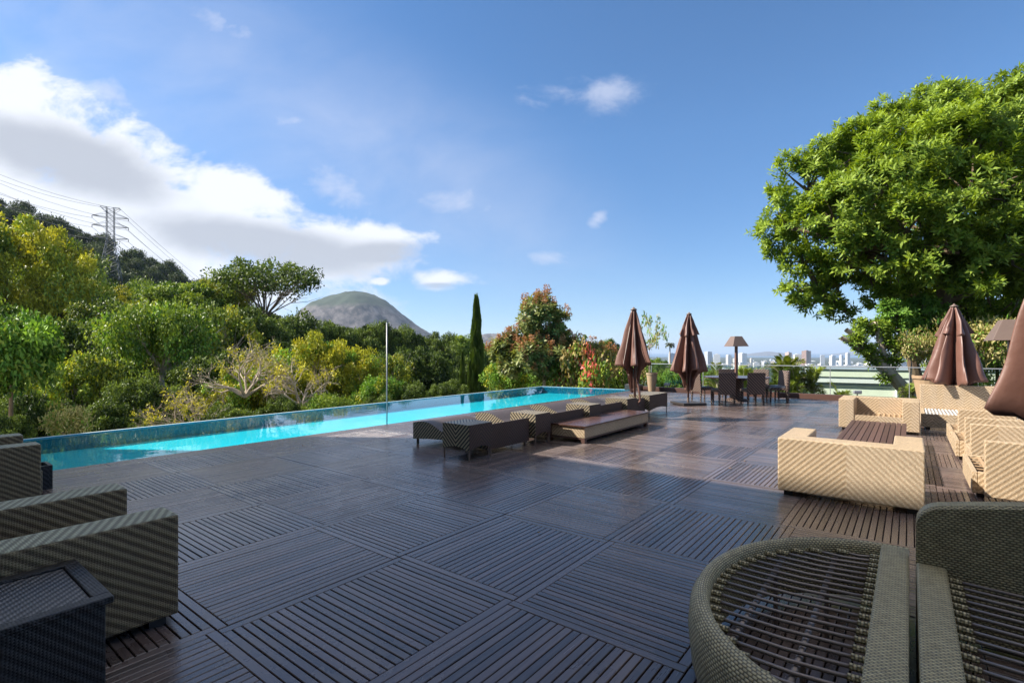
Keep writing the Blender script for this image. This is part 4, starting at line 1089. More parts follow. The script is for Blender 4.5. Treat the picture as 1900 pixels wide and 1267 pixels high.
def place(px, d, py, hw, key, label, cat='tree', group=None, rz=None, zb=None, names=None, sq=1.0):
    """stand a tree d metres off: py its top, hw its half width"""
    x, y, _ = W(px, d)
    z0 = float(tz(x, y)) if zb is None else zb
    zt = ZP(py, d); h = zt - z0; w_ = hw * d / F
    cm, tm = KIND[key]
    nm = names or ('tree', 'crown', 'trunk')
    t = empty(nm[0], (x, y, z0), (px * 7.13 + d) % 6.28 if rz is None else rz, label=label, cat=cat, group=group)
    asp = {'cypress': 99, 'royal': 99, 'areca': 2.4, 'flat': 1.12, 'bare': 1.3, 'sparse': 2.6, 'hill': 1.6, 'bush': 1.6, 'open': 1.9, 'cream': 1.7, 'red': 2.3, 'tan': 2.0}.get(key.rstrip('0123456789'), 1.75)
    hz_ = min(h, asp * w_)
    if key == 'royal': w_ = h
    c = link(nm[1], cm, t); c.scale = (w_, w_ * sq, hz_); c.location = (0, 0, h - hz_)
    b_ = link(nm[2], tm, t); b_.scale = (w_, w_ * sq, hz_); b_.location = (0, 0, h - hz_)
    return t
SH = ('shrub', 'foliage', 'stems')
# --- wooded slope to the left of the pool
place(12, 46, 402, 142, 'yellow0', 'tall spreading tree with yellow green leaves at the left edge, highest of the wood')
place(150, 56, 522, 80, 'yellow1', 'yellow green tree below the pylon, to the right of the tallest yellow tree')
place(20, 17, 590, 85, 'bright0', 'broad leaved bright green tree at the left edge just over the pool')
place(-60, 26, 560, 110, 'mid0', 'bright green tree partly cut by the left edge of the photo')
place(110, 32, 600, 120, 'dark0', 'dark evergreen tree below the yellow trees at far left')
place(215, 40, 560, 85, 'open1', 'yellowish tree between the dark evergreens and the forked pale tree')
place(160, 26, 660, 100, 'open1', 'low loose crowned tree behind the cream leaved shrub')
place(300, 33, 568, 95, 'open0', 'green tree with a forked pale trunk left of the middle of the pool')
place(345, 62, 528, 85, 'mid1', 'rounded green tree on the skyline left of the flat topped tree')
place(270, 75, 532, 70, 'mid0', 'small green tree on the skyline at the foot of the hill')
place(420, 66, 522, 62, 'yellow0', 'olive green tree on the skyline touching the flat topped tree')
place(492, 60, 488, 108, 'flat0', 'flat topped tree with airy branches standing out against the clouds')
place(395, 44, 570, 85, 'open1', 'green tree below and left of the flat topped tree')
place(470, 48, 580, 72, 'dark0', 'dark green tree right below the flat topped tree')
place(556, 52, 590, 72, 'dark1', 'dark green tree at the left foot of the mountain')
place(626, 55, 604, 62, 'dark2', 'dark green tree in front of the left flank of the mountain')
place(690, 57, 603, 58, 'dark0', 'dark green tree in front of the middle of the mountain')
place(748, 60, 612, 52, 'dark1', 'dark green tree just right of the steel mast')
place(800, 66, 622, 50, 'dark2', 'dark green tree under the right flank of the mountain')
place(846, 74, 626, 44, 'mid1', 'green tree on the skyline left of the tall cypress')
place(400, 30, 660, 80, 'dark2', 'dark low tree behind the bare grey twigs')
place(265, 24, 705, 75, 'dark1', 'dark low bush tree between the cream shrub and the bare twigs')
place(520, 34, 640, 70, 'dark0', 'dark tree behind the yellow leaved trees')
place(720, 37, 660, 62, 'open1', 'loose green tree right behind the steel mast')
place(790, 40, 650, 62, 'dark2', 'dark tree between the steel mast and the small cypress')
place(850, 48, 665, 45, 'dark0', 'dark tree directly behind the small cypress')
place(590, 29, 622, 78, 'golden0', 'golden yellow leaved tree in the middle of the near wood')
place(660, 30, 650, 62, 'golden1', 'yellow green tree left of the steel mast')
place(500, 27, 672, 75, 'golden1', 'yellow green bushy tree left of the golden tree')
place(440, 26, 690, 60, 'golden0', 'low yellow green bushy tree among the bare grey twigs')
place(705, 27, 700, 46, 'bush0', 'low yellow green bush at the foot of the steel mast', 'bush', names=SH)
place(455, 24, 625, 85, 'bare0', 'leafless grey twiggy shrub on the left of the golden tree', 'shrub', names=('bare_shrub', 'leaves', 'branches'))
place(560, 23.5, 655, 78, 'bare1', 'leafless grey twiggy shrub in front of the golden tree', 'shrub', names=('bare_shrub', 'leaves', 'branches'))
place(360, 20.5, 712, 82, 'bare0', 'low tangle of bare grey twigs at the pool edge', 'shrub', names=('bare_shrub', 'leaves', 'branches'))
place(122, 17, 752, 42, 'cream0', 'cream leaved shrub at the left end of the pool', 'shrub', names=SH)
for px, d, py, hw, k_ in ((60, 20, 735, 70, 'dark0'), (200, 21, 752, 70, 'dark1'), (290, 21, 775, 40, 'dark2'), (420, 21, 757, 56, 'dark2'), (520, 22, 742, 45, 'dark1'), (610, 23, 735, 52, 'open0'), (700, 24, 735, 40, 'dark0'), (770, 27, 715, 44, 'dark1'), (830, 29, 708, 36, 'dark2'), (-20, 15, 760, 60, 'dark1')):
    place(px, d, py, hw, k_, 'low leafy shrub filling the gap behind the outer pool edge', 'shrub', group='low shrubs behind the pool edge', names=SH)
for px, d, py, hw, k_ in ((-140, 60, 470, 110, 'dark1'), (110, 75, 480, 90, 'dark2'), (230, 85, 520, 70, 'dark0'), (330, 90, 560, 70, 'mid0'), (450, 85, 575, 70, 'dark2'), (540, 90, 600, 70, 'dark1'), (640, 95, 610, 60, 'dark0'), (730, 100, 618, 60, 'mid1'), (820, 110, 630, 60, 'dark0'), (900, 120, 640, 60, 'mid0'), (970, 120, 642, 60, 'dark1'), (1050, 120, 645, 60, 'mid1'), (1120, 130, 647, 50, 'dark2')):
    place(px, d, py, hw, k_, 'green tree glimpsed between the nearer trees of the wood', 'tree', group='trees deep in the wood')
# --- beyond the far end of the pool
place(884, 31, 556, 17, 'cypress', 'tall slender cypress rising above the far pool edge')
place(858, 30, 655, 9, 'cypress', 'small slender cypress left of the tall cypress')
place(872, 30.5, 672, 8, 'cypress', 'shortest cypress, tucked between the other two')
place(940, 27, 672, 48, 'bush0', 'bright yellow green bush right of the tall cypress', 'bush', names=SH)
place(1005, 29, 690, 50, 'bush1', 'green bush behind the stem of the russet flowered tree', 'bush', names=SH)
place(1160, 27, 668, 42, 'tan0', 'tan and green shrub left of the first closed umbrella', 'shrub', names=SH)
place(1088, 23.2, 640, 66, 'red0', 'shrub covered in red flowers beside the russet flowered tree', 'shrub', names=SH)
place(1150, 24.5, 690, 40, 'bush1', 'low green bush below the red flowers', 'bush', names=SH)
place(1122, 85, 632, 30, 'dark0', 'round dark tree on the skyline behind the red flowered shrub')
place(1172, 50, 655, 32, 'mid1', 'green tree peeping out left of the first closed umbrella')
place(960, 60, 650, 50, 'tan0', 'brownish tree beneath the small mountain')
place(925, 55, 618, 22, 'bare1', 'dead grey tree with bare twigs under the small mountain', names=('bare_tree', 'leaves', 'branches'))
place(1205, 25, 585, 34, 'sparse0', 'thin airy sapling with few pale leaves behind the first closed umbrella')
for px, d, py, hw, k_, lb in ((1248, 24, 688, 36, 'bush1', 'green bush behind the fence between the first two umbrellas'), (1330, 26, 692, 40, 'bush0', 'yellow green bush behind the fence right of the second umbrella'),
                              (1215, 40, 668, 30, 'mid0', 'small tree behind the fence under the royal palm'), (1290, 36, 682, 36, 'bush1', 'green bush behind the second closed umbrella'),
                              (1390, 30, 690, 40, 'bush1', 'green bush behind the dining chairs')):
    place(px, d, py, hw, k_, lb, 'bush', names=SH)
PN = ('palm', 'fronds', 'stems')
place(1243, 120, 634, 15, 'royal', 'small royal palm against the sky between the first two umbrellas', 'palm', names=PN)
for px, d, py, hw, k_, lb in ((1345, 24, 652, 54, 'areca0', 'yellowish areca palm behind the floor lamp'), (1430, 23.5, 636, 70, 'areca1', 'tallest areca palm behind the dining chairs'),
                              (1488, 23, 650, 56, 'areca2', 'areca palm with orange stems at the left end of the pale green building'), (1545, 22, 690, 50, 'areca0', 'low areca palm in front of the pale green building'),
                              (1385, 23, 662, 44, 'areca2', 'areca palm between the lamp and the tallest areca palm'), (1460, 22, 690, 40, 'areca1', 'low dark areca palm just behind the fence'),
                              (1700, 16, 700, 34, 'areca1', 'small fern like palm at the foot of the leaning trunk')):
    place(px, d, py, hw, k_, lb, 'palm', names=PN, zb=-3.6)

# --- tree with whorls of large leaves and russet flower heads
def rosette_tree(root, blobs, trunk_pts, seed, n_ros, nleaf, ll, lw, mats, bark, flowers=0.0, fl=0.12, cone=0.9, limbs=None, droop=-0.1, tintk=1.0, clump=0.0):
    """blobs: (x, y, z, r) in the local frame of root"""
    rs_ = np.random.RandomState(seed)
    B = np.array(blobs, float); vol = B[:, 3] ** 2; pr = vol / vol.sum()
    bi = rs_.choice(len(B), n_ros, p=pr)
    dd = sphere_dirs(rs_, n_ros, 0.3)
    if clump:
        nc = 95; cd = sphere_dirs(rs_, nc * len(B), 0.3).reshape(len(B), nc, 3)
        share = np.maximum(6, (nc * np.minimum(1, (B[:, 3] / B[:, 3].max()) ** 2)).astype(int))
        ci = (rs_.rand(n_ros) * share[bi]).astype(int)
        dd = nrm(cd[bi, ci] + rs_.randn(n_ros, 3) * (clump / B[bi, 3])[:, None])
        csh = 1 + 0.16 * rs_.randn(len(B), nc); cl_r = csh[bi, ci]
    lump = 1 + 0.13 * np.sin(dd[:, 0] * 5 + bi) * np.cos(dd[:, 1] * 5 + bi * 2.1) + 0.08 * np.sin(dd[:, 2] * 9 + bi)
    sh = np.where(rs_.rand(n_ros) < 0.22, rs_.uniform(0.45, 0.85, n_ros), 1 - 0.14 * rs_.rand(n_ros))
    if clump: sh = sh * np.clip(cl_r, 0.65, 1.25)
    C = B[bi, :3] + dd * (B[bi, 3] * sh * lump)[:, None] * np.array([1, 1, 0.85])
    # drop the rosettes buried inside another blob
    keep = np.ones(n_ros, bool)
    for j in range(len(B)):
        q = np.linalg.norm((C - B[j, :3]) / np.array([1, 1, 0.85]), axis=1) < B[j, 3] * 0.72
        keep &= ~(q & (bi != j) & (rs_.rand(n_ros) < 0.85))
    C, dd, bi = C[keep], dd[keep], bi[keep]; m = len(C)
    ax = nrm(dd * 0.8 + np.array([0, 0, 0.45]) + rs_.randn(m, 3) * 0.3)
    rt_ = rs_.rand(m)
    n = m * nleaf; ri = np.repeat(np.arange(m), nleaf)
    a0 = ax[ri]; ref = nrm(np.cross(a0, nrm(rs_.randn(m, 3))[ri])); ref2 = np.cross(a0, ref)
    ph = (np.tile(np.arange(nleaf), m) * 2.399 + np.repeat(rs_.rand(m) * 6.28, nleaf))[:, None]
    lay_ = (np.tile(np.arange(nleaf), m) / nleaf)[:, None]
    rad_ = ref * np.cos(ph) + ref2 * np.sin(ph)
    A = nrm(rad_ * (cone + 0.3 * (1 - lay_)) + a0 * (0.15 + 0.75 * lay_) + np.array([0, 0, droop]) + rs_.randn(n, 3) * 0.1)
    P = C[ri] + a0 * (lay_ - 0.5) * ll * 0.9
    tint = np.clip(0.18 + 0.38 * lay_[:, 0] * tintk + 0.35 * (rt_[ri] - 0.35) + rs_.randn(n) * 0.09, 0, 1)
    mi = np.zeros(n, 'i')
    cm = leaf_mesh('crown', P, A, ll * rs_.uniform(.75, 1.2, n), lw * rs_.uniform(.8, 1.2, n), tint, mats[0], rs_=rs_, nrmv=a0 * 1.0, fold=0.18)
    link('crown', cm, root)
    if flowers:
        sel = np.where(rs_.rand(m) < flowers)[0]; k_ = 60; fi = np.repeat(sel, k_); nf_ = len(fi)
        hgt = rs_.rand(nf_, 1); fd = nrm(rs_.randn(nf_, 3)); fd[:, 2] = np.abs(fd[:, 2]) * 0.4
        Pf = C[fi] + ax[fi] * fl * 0.5 + np.array([0, 0, 1.0]) * hgt * fl * 1.5 + fd * fl * 0.5 * (1 - hgt * 0.8)
        fm = leaf_mesh('flower_heads', Pf, nrm(fd + rs_.randn(nf_, 3) * .4), fl * 0.32, fl * 0.17, rs_.rand(nf_), mats[1], rs_=rs_)
        link('flower_heads', fm, root)
    s = MB()
    pts, r_ = trunk_pts
    s.tube(pts, r_, 10, cap=False)
    for lp, lr in (limbs or []): s.tube(lp, lr, 8, cap=False)
    top = np.array(pts[-1]); r1 = r_[-1] if isinstance(r_, list) else r_
    for j in range(len(B)):
        e = B[j, :3]; src = top
        if limbs:
            cands = [np.array(lp[-1]) for lp, _ in limbs] + [top]; src = min(cands, key=lambda c: np.linalg.norm(c - e))
        mm = (src + e) / 2 + rs_.randn(3) * 0.12 * B[j, 3]
        s.tube([src, mm, e], [r1 * .6, r1 * .42, r1 * .22], 6, cap=False)
        for q in range(5):
            d2 = sphere_dirs(rs_, 1, 0.2)[0]; e2 = e + d2 * B[j, 3] * 0.85
            s.tube([e - (e - mm) * .2, (e + e2) / 2 + rs_.randn(3) * .05 * B[j, 3], e2], [r1 * .24, r1 * .15, r1 * .05], 5, cap=False)
    s.build('trunk', bark, root, smooth=True, weld=False)
def blobs_px(d, lst, x0, y0, z0):
    """(px, py, radius_px, extra depth) -> local blobs"""
    out = []
    for px, py, r_, dd in lst:
        x, y, _ = W(px, d + dd); z = ZP(py, d + dd); out.append((x - x0, y - y0, z - z0, r_ * (d + dd) / F))
    return out
d = 24.5; x0, y0, _ = W(1010, d); z0 = float(tz(x0, y0))
t = empty('tree', (x0, y0, z0), 0, label='tree with large leaves and russet flower heads beyond the far end of the pool', cat='tree')
bl = blobs_px(d, [(1000, 575, 27, 0), (985, 592, 24, .5), (1022, 590, 26, -.3), (1032, 612, 18, 0), (978, 615, 20, .2), (1005, 635, 22, 0), (960, 640, 26, .3), (1045, 640, 24, .2), (938, 650, 16, .4),
                  (985, 660, 30, -.4), (1030, 668, 30, -.3), (1060, 655, 20, .5), (955, 668, 20, 0), (1085, 668, 16, .4), (1110, 690, 18, .5), (935, 632, 12, 0), (928, 655, 20, .3), (948, 684, 20, .2), (1098, 655, 20, .3), (1122, 668, 18, .5), (1062, 690, 22, .2), (1010, 690, 22, -.2)], x0, y0, z0)
rosette_tree(t, bl, ([(0, 0, -.3), (0.03, 0, ZP(735, d) - z0), (-0.05, 0, ZP(680, d) - z0), (0, 0, ZP(620, d) - z0)], [0.11, 0.09, 0.075, 0.05]), 5, 1500, 11, 0.25, 0.10, (L['sea'], L['russet']), M['bark_pale'], flowers=0.2, fl=0.28, clump=0.17)

# --- the large tree on the right
d = 19.0; x0, y0, _ = W(1760, d); z0 = -4.6
t = empty('tree', (x0, y0, z0), 0, label='huge spreading tree with glossy whorled leaves filling the upper right', cat='tree')
bl = blobs_px(d, [(1490, 345, 60, 0), (1480, 425, 62, .3), (1540, 330, 62, 0), (1545, 420, 75, -.8), (1600, 290, 72, 0), (1620, 370, 85, -1.5), (1600, 460, 75, -1), (1660, 262, 66, .2), (1700, 320, 95, -1.8), (1690, 430, 90, -2),
                  (1740, 232, 72, 0), (1790, 270, 95, -1.5), (1790, 370, 100, -2.6), (1780, 470, 85, -2.2), (1820, 208, 64, .3), (1870, 216, 72, 0), (1880, 290, 100, -1.4), (1890, 390, 100, -2.4), (1880, 480, 85, -2.0), (1965, 258, 92, 0),
                  (1980, 350, 110, -1), (1975, 460, 100, -1.5), (1690, 500, 60, -.5), (1640, 520, 50, 0), (1490, 485, 38, .3), (1520, 560, 36, .5), (1560, 530, 42, 1.0), (1480, 540, 26, .3), (1560, 575, 22, .6),
                  (1700, 250, 90, 4), (1800, 300, 120, 5), (1650, 400, 100, 4), (1850, 420, 120, 4), (1740, 540, 60, 2), (1850, 550, 70, 2), (1900, 600, 60, 3), (1680, 545, 45, .8), (1720, 585, 45, 1.5), (1790, 560, 60, 1), (1830, 520, 60, -.5), (1900, 540, 60, 0), (1650, 480, 60, -1.4), (1580, 500, 45, -.6)], x0, y0, z0)
def pt(px, py, dd=0.0):
    x, y, _ = W(px, d + dd); return (x - x0, y - y0, ZP(py, d + dd) - z0)
limbs = [([pt(1752, 560), pt(1752, 500, -.3), pt(1758, 440, -.8), pt(1790, 360, -1)], [0.24, 0.2, 0.16, 0.1]),
         ([pt(1756, 500, -.3), pt(1785, 455, -.8), pt(1850, 380, -1)], [0.18, 0.14, 0.09]),
         ([pt(1752, 600), pt(1700, 590, .2), pt(1645, 560, .2), pt(1608, 505, 0), pt(1590, 460, -.3)], [0.12, 0.11, 0.10, 0.09, 0.07]),
         ([pt(1752, 470, -.5), pt(1700, 400, -.6), pt(1680, 330, -.3)], [0.14, 0.1, 0.07]),
         ([pt(1608, 505), pt(1560, 520, .4), pt(1520, 545, .4)], [0.07, 0.05, 0.03]),
         ([pt(1755, 580, 0), pt(1800, 560, .6), pt(1850, 500, 1.5)], [0.12, 0.1, 0.06])]
rosette_tree(t, bl, ([(0, 0, -.3), pt(1757, 660), pt(1752, 560)], [0.34, 0.27, 0.24]), 9, 24000, 10, 0.23, 0.072, (L['big'],), M['bark'], limbs=limbs, cone=0.85, clump=0.24, droop=0.06)
# leaning, lopped trunk with small leaf tufts
d = 16.8; x0, y0, _ = W(1690, d); z0 = -4.6
t = empty('tree', (x0, y0, z0), 0, label='leaning lopped tree trunk with small leaf tufts in front of the pale green building', cat='tree')
limbs = [([pt(1650, 700), pt(1640, 660), pt(1625, 600)], [0.12, 0.1, 0.07]), ([pt(1600, 650), pt(1590, 625), pt(1570, 612)], [0.13, 0.1, 0.08]), ([pt(1615, 664), pt(1585, 640), pt(1562, 628)], [0.09, 0.07, 0.05])]
bl = blobs_px(d, [(1590, 632, 16, 0), (1605, 650, 15, 0), (1622, 668, 13, 0), (1625, 612, 20, .2), (1648, 640, 16, 0), (1600, 605, 14, .2), (1652, 672, 14, 0), (1640, 700, 10, 0)], x0, y0, z0)
rosette_tree(t, bl, ([pt(1725, 860), pt(1690, 735), pt(1650, 692), pt(1612, 655)], [0.3, 0.24, 0.19, 0.14]), 12, 330, 9, 0.17, 0.06, (L['big'],), M['bark_pale'], limbs=limbs)
d = 17.6; x0, y0, _ = W(1712, d)
t = empty('tree', (x0, y0, z0), 0, label='tree with an upright mottled trunk and bright tufts right of the leaning trunk', cat='tree')
bl = blobs_px(d, [(1665, 585, 26, 0), (1660, 610, 22, 0), (1650, 572, 16, 0), (1700, 600, 24, .5), (1710, 570, 24, .5), (1730, 620, 22, .5), (1690, 640, 18, .3), (1745, 590, 26, .6), (1640, 600, 14, 0)], x0, y0, z0)
rosette_tree(t, bl, ([pt(1720, 860), pt(1706, 720), pt(1690, 660), pt(1670, 610)], [0.25, 0.2, 0.16, 0.1]), 14, 620, 9, 0.18, 0.06, (L['bright'],), M['bark'], limbs=[([pt(1695, 680), pt(1730, 640), pt(1745, 600)], [0.09, 0.07, 0.05])])
for px, dd_, py, hw, k_, lb, c_, nm in ((1850, 23, 560, 90, 'mid1', 'shady green tree behind the vented umbrella and the half hidden lamp', 'tree', None),
                              (1800, 22.5, 575, 90, 'mid0', 'green tree deep behind the vented umbrella', 'tree', None), (1930, 22, 540, 90, 'dark1', 'dark tree at the right edge behind the nearest umbrella', 'tree', None), 
                              (1800, 16.2, 590, 56, 'cream0', 'variegated cream shrub directly behind the vented umbrella', 'shrub', SH), (1870, 15.8, 585, 60, 'cream0', 'variegated cream shrub under the half hidden lamp', 'shrub', SH),
                              (1690, 16.6, 618, 36, 'cream0', 'variegated cream shrub beside the upright mottled trunk', 'shrub', SH), (1740, 16.4, 610, 40, 'cream0', 'low cream shrub left of the vented umbrella', 'shrub', SH)):
    place(px, dd_, py, hw, k_, lb, c_, names=nm)

# ------------------------------------------------------------------ trees on the hillside
rs = random.Random(77)
cnt = 0
for k in range(900):
    if cnt >= 120: break
    px = rs.uniform(-60, 420); dd = rs.uniform(85, 330)
    x, y, _ = W(px, dd); z = float(tz(x, y)); py = HYP - (z - CAMZ) * F / dd
    if z < 8 or py > 640: continue
    h = rs.uniform(4.5, 9); cnt += 1
    hw = h * rs.uniform(0.45, 0.7) * F / dd
    place(px, dd, HYP - (z + h - CAMZ) * F / dd, hw, 'hill%d' % rs.randint(0, 1), 'small dark tree on the wooded hillside around the pylon', 'tree', group='trees on the hillside')
# fine scrub over the whole hill, one mass
rs_ = np.random.RandomState(5); n = 60000
pxs = rs_.uniform(-150, 520, n); ds = rs_.uniform(60, 330, n)
xs = FW[0] * ds + RT[0] * (pxs - 950) / F * ds; ys = FW[1] * ds + RT[1] * (pxs - 950) / F * ds
zs = tz(xs, ys); k_ = zs > 0
P = np.stack([xs, ys, zs], 1)[k_]; n = len(P); P[:, 2] += rs_.rand(n) * 1.6
me = leaf_mesh('hill_scrub', P, nrm(rs_.randn(n, 3) + np.array([0, 0, .4])), 1.3, 0.8, np.clip(rs_.rand(n) * .7 + .1 * np.sin(P[:, 0] * .2), 0, 1), L['hill'], rs_=rs_)
link('hill_scrub', me, label='mass of low scrub covering the hillside below the pylon', cat='scrub', kind='stuff')
# undergrowth below the near wood
n = 70000; pxs = rs_.uniform(-150, 1250, n); ds = rs_.uniform(15, 75, n)
xs = FW[0] * ds + RT[0] * (pxs - 950) / F * ds; ys = FW[1] * ds + RT[1] * (pxs - 950) / F * ds
k_ = (xs < -13.2) | (ys > 20.2); zs = tz(xs, ys)
P = np.stack([xs, ys, zs], 1)[k_]; n = len(P); P[:, 2] += rs_.rand(n) ** 1.5 * 2.2
me = leaf_mesh('undergrowth', P, nrm(rs_.randn(n, 3) + np.array([0, 0, .4])), 0.5, 0.26, np.clip(rs_.rand(n) * .6, 0, 1), L['dark'], rs_=rs_)
link('undergrowth', me, label='dark undergrowth on the ground between the trees', cat='undergrowth', kind='stuff')

# ------------------------------------------------------------------ pylon and its wires
dP = 172.0; xp, yp, _ = W(205, dP); zp = float(tz(xp, yp)); ztop = ZP(386, dP); zbase = ZP(500, dP) 
t = empty('pylon', (xp, yp, zbase), YAW + 0.5, label='steel lattice pylon with three pairs of arms on the wooded hill', cat='pylon')
Hh = ztop - zbase
def wid(z):
    q = z / Hh; return 2.4 - 3.0 * q if q < 0.46 else 1.02
s = MB(); zs_ = [0] + [Hh * q for q in (0.12, 0.24, 0.36, 0.46, 0.54, 0.62, 0.70, 0.78, 0.86, 0.93, 1.0)]
zs_ = [-3.5] + zs_
for sx in (-1, 1):
    for sy in (-1, 1):
        s.tube([(sx * wid(max(z, 0)) * (1 if z >= 0 else 1.18), sy * wid(max(z, 0)) * (1 if z >= 0 else 1.18), z) for z in zs_], 0.09, 4, cap=False)
for a, b_ in zip(zs_[:-1], zs_[1:]):
    wa, wb = wid(max(a, 0)) * (1 if a >= 0 else 1.18), wid(max(b_, 0))
    for q in range(4):
        c_, s_ = math.cos(q * PI / 2), math.sin(q * PI / 2)
        def rot(x, y, z): return (x * c_ - y * s_, x * s_ + y * c_, z)
        s.tube([rot(-wa, -wa, a), rot(wb, -wb, b_)], 0.045, 4, cap=False); s.tube([rot(wa, -wa, a), rot(-wb, -wb, b_)], 0.045, 4, cap=False)
        s.tube([rot(-wb, -wb, b_), rot(wb, -wb, b_)], 0.045, 4, cap=False)
s.build('mast', M['pylon'], t)
arms = [0.50, 0.69, 0.84]
for q in arms:
    z = Hh * q + 0.3
    for sg in (-1, 1):
        s = MB()
        for sy in (-1, 1):
            s.tube([(sg * 1.2, sy * 1.2, z - .3), (sg * 4.9, sy * .1, z)], 0.09, 4); s.tube([(sg * 1.2, sy * 1.2, z + 1.3), (sg * 4.9, sy * .1, z)], 0.06, 4)
        s.build('crossarm', M['pylon'], t)
        s = MB(); s.tube([(sg * 4.9, 0, z), (sg * 4.9, 0, z - .9)], 0.1, 5); s.build('insulator', M['shade'], t)
for sg in (-1, 1):
    s = MB()
    for sy in (-1, 1):
        s.tube([(sg * 1.02, sy * 1.02, Hh), (sg * 2.6, sy * 1.02, Hh + .05)], 0.08, 4); s.tube([(sg * 1.02, sy * 1.02, Hh - 1.6), (sg * 2.6, sy * 1.02, Hh)], 0.08, 4)
    s.tube([(sg * 2.6, -1.02, Hh + .02), (sg * 2.6, 1.02, Hh + .02)], 0.08, 4)
    s.build('top_arm', M['pylon'], t)
wire = plain('wire', (0.10, 0.10, 0.11), 0.5)
ca, sa = math.cos(YAW + 0.5), math.sin(YAW + 0.5)
names_w = ['lower', 'middle', 'upper']
E1 = np.array([W(-420, 165)[0], W(-420, 165)[1]]); E2 = np.array([W(640, 330)[0], W(640, 330)[1]])
for i, q in enumerate(arms + [1.0]):
    for sg in (-1, 1):
        lx = sg * (4.9 if i < 3 else 2.6); z = zbase + Hh * q + (-0.6 if i < 3 else 0)
        a = np.array([xp + lx * ca, yp + lx * sa, z])
        off = np.array([lx * ca, lx * sa]) * 1.0
        pL = np.array([*(E1 + off), z + 52]); pR = np.array([*(E2 + off), z - 62 + 4])
        pts = []
        for k in range(21):
            u_ = k / 20; p_ = pL * (1 - u_) + a * u_; p_[2] -= 9 * 4 * u_ * (1 - u_); pts.append(p_)
        for k in range(1, 21):
            u_ = k / 20; p_ = a * (1 - u_) + pR * u_; p_[2] -= 9 * 4 * u_ * (1 - u_); pts.append(p_)
        s = MB(); s.tube(pts, 0.05, 4, cap=False)
        nm_ = (names_w + ['top'])[i]
        s.build('power_line', wire, label='thin sagging power line strung over the %s arm of the pylon on its %s side' % (nm_, 'left' if sg < 0 else 'right'), cat='power line', group='power lines of the pylon')

# ------------------------------------------------------------------ pale green building behind the fence
pg = plain('pale_green_render', (0.78, 0.82, 0.66), 0.75, 0.3, var=0.08, scale=1.5, bump=0.15)
pw = plain('pale_white_render', (0.78, 0.80, 0.77), 0.75, 0.3, var=0.08, scale=1.5)
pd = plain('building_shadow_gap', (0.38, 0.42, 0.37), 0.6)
d0 = 30.0
x, y, _ = W(1512, d0)
t = empty('building', (x, y, -4.8), 0.12, label='long pale green building with a banded parapet just beyond the glass fence', cat='building')
Lb = 13.5
zr = ZP(685, d0) + 4.8
s = MB(); s.box(0, Lb, 0.25, 9, 0, zr - 0.95); s.build('wall', pg, t)
s = MB(); s.box(-.25, Lb + .25, 0.0, 9.2, zr - 0.42, zr); s.build('parapet', pg, t, bevel=.01)
s = MB(); s.box(-.18, Lb + .18, 0.06, 9.1, zr - 0.75, zr - 0.4205); s.build('fascia', pw, t)
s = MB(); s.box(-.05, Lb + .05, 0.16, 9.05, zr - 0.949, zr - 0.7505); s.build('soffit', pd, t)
s = MB(); s.box(-.3, Lb + .3, -.06, 9.25, zr + .001, zr + 0.03); s.build('roof_edge', M['galv'], t)
for k in range(5):
    x1 = 1.5 + k * 2.2
    s = MB(); s.box(x1, x1 + 1.05, 0.18, 0.3, zr - 2.6, zr - 1.75); f_ = s.build('window', glz, t)
    s = MB(); s.box(x1 - .09, x1 - .001, 0.15, 0.31, zr - 2.69, zr - 1.66); s.box(x1 + 1.051, x1 + 1.14, 0.15, 0.31, zr - 2.69, zr - 1.66); s.box(x1, x1 + 1.05, 0.15, 0.31, zr - 1.749, zr - 1.66); s.box(x1, x1 + 1.05, 0.15, 0.31, zr - 2.69, zr - 2.601); s.build('frame', M['white'], f_)
for k in (0, 4.35, 8.7):
    s = MB(); s.tube([(3.9 + k, 0.18, 0), (3.9 + k, 0.18, zr - 0.95)], 0.06, 8); s.build('drainpipe', pw, t)

# ------------------------------------------------------------------ distant city
def cmat(name, c, win=(0.12, 0.14, 0.17), sx=3.4, sz=3.1, frac=0.45):
    m, g, b = mat(name)
    geo = g.new('ShaderNodeUVMap'); geo.uv_map = 'UVMap'
    br = g.new('ShaderNodeTexBrick'); g.put(br.inputs['Vector'], geo.outputs[0]); br.offset = 0; br.inputs['Scale'].default_value = 1
    br.inputs['Brick Width'].default_value = sx; br.inputs['Row Height'].default_value = sz; br.inputs['Mortar Size'].default_value = sz * (1 - frac) / 2
    br.inputs['Color1'].default_value = (*win, 1); br.inputs['Color2'].default_value = (*[w * 1.6 for w in win], 1); br.inputs['Mortar'].default_value = (*c, 1)
    nn_ = g.new('ShaderNodeNewGeometry'); sp_ = g.new('ShaderNodeSeparateXYZ'); g.put(sp_.inputs[0], nn_.outputs['Normal'])
    up = g.m('GREATER_THAN', sp_.outputs[2], 0.5)
    g.put(b.inputs['Base Color'], g.mix(up, br.outputs[0], tuple(x * .75 for x in c))); b.inputs['Roughness'].default_value = 0.7
    return m
CM = [cmat('city_white', (0.78, 0.77, 0.74)), cmat('city_cream', (0.72, 0.62, 0.48)), cmat('city_grey', (0.50, 0.52, 0.55)), cmat('city_pink', (0.62, 0.42, 0.34)), cmat('city_white_b', (0.80, 0.80, 0.80), frac=0.3)]
CM.append(cmat('city_brown', (0.34, 0.20, 0.15), (0.10, 0.09, 0.09), sx=5, frac=0.5))
CM.append(cmat('city_blue', (0.40, 0.45, 0.52), (0.12, 0.16, 0.24), frac=0.6))
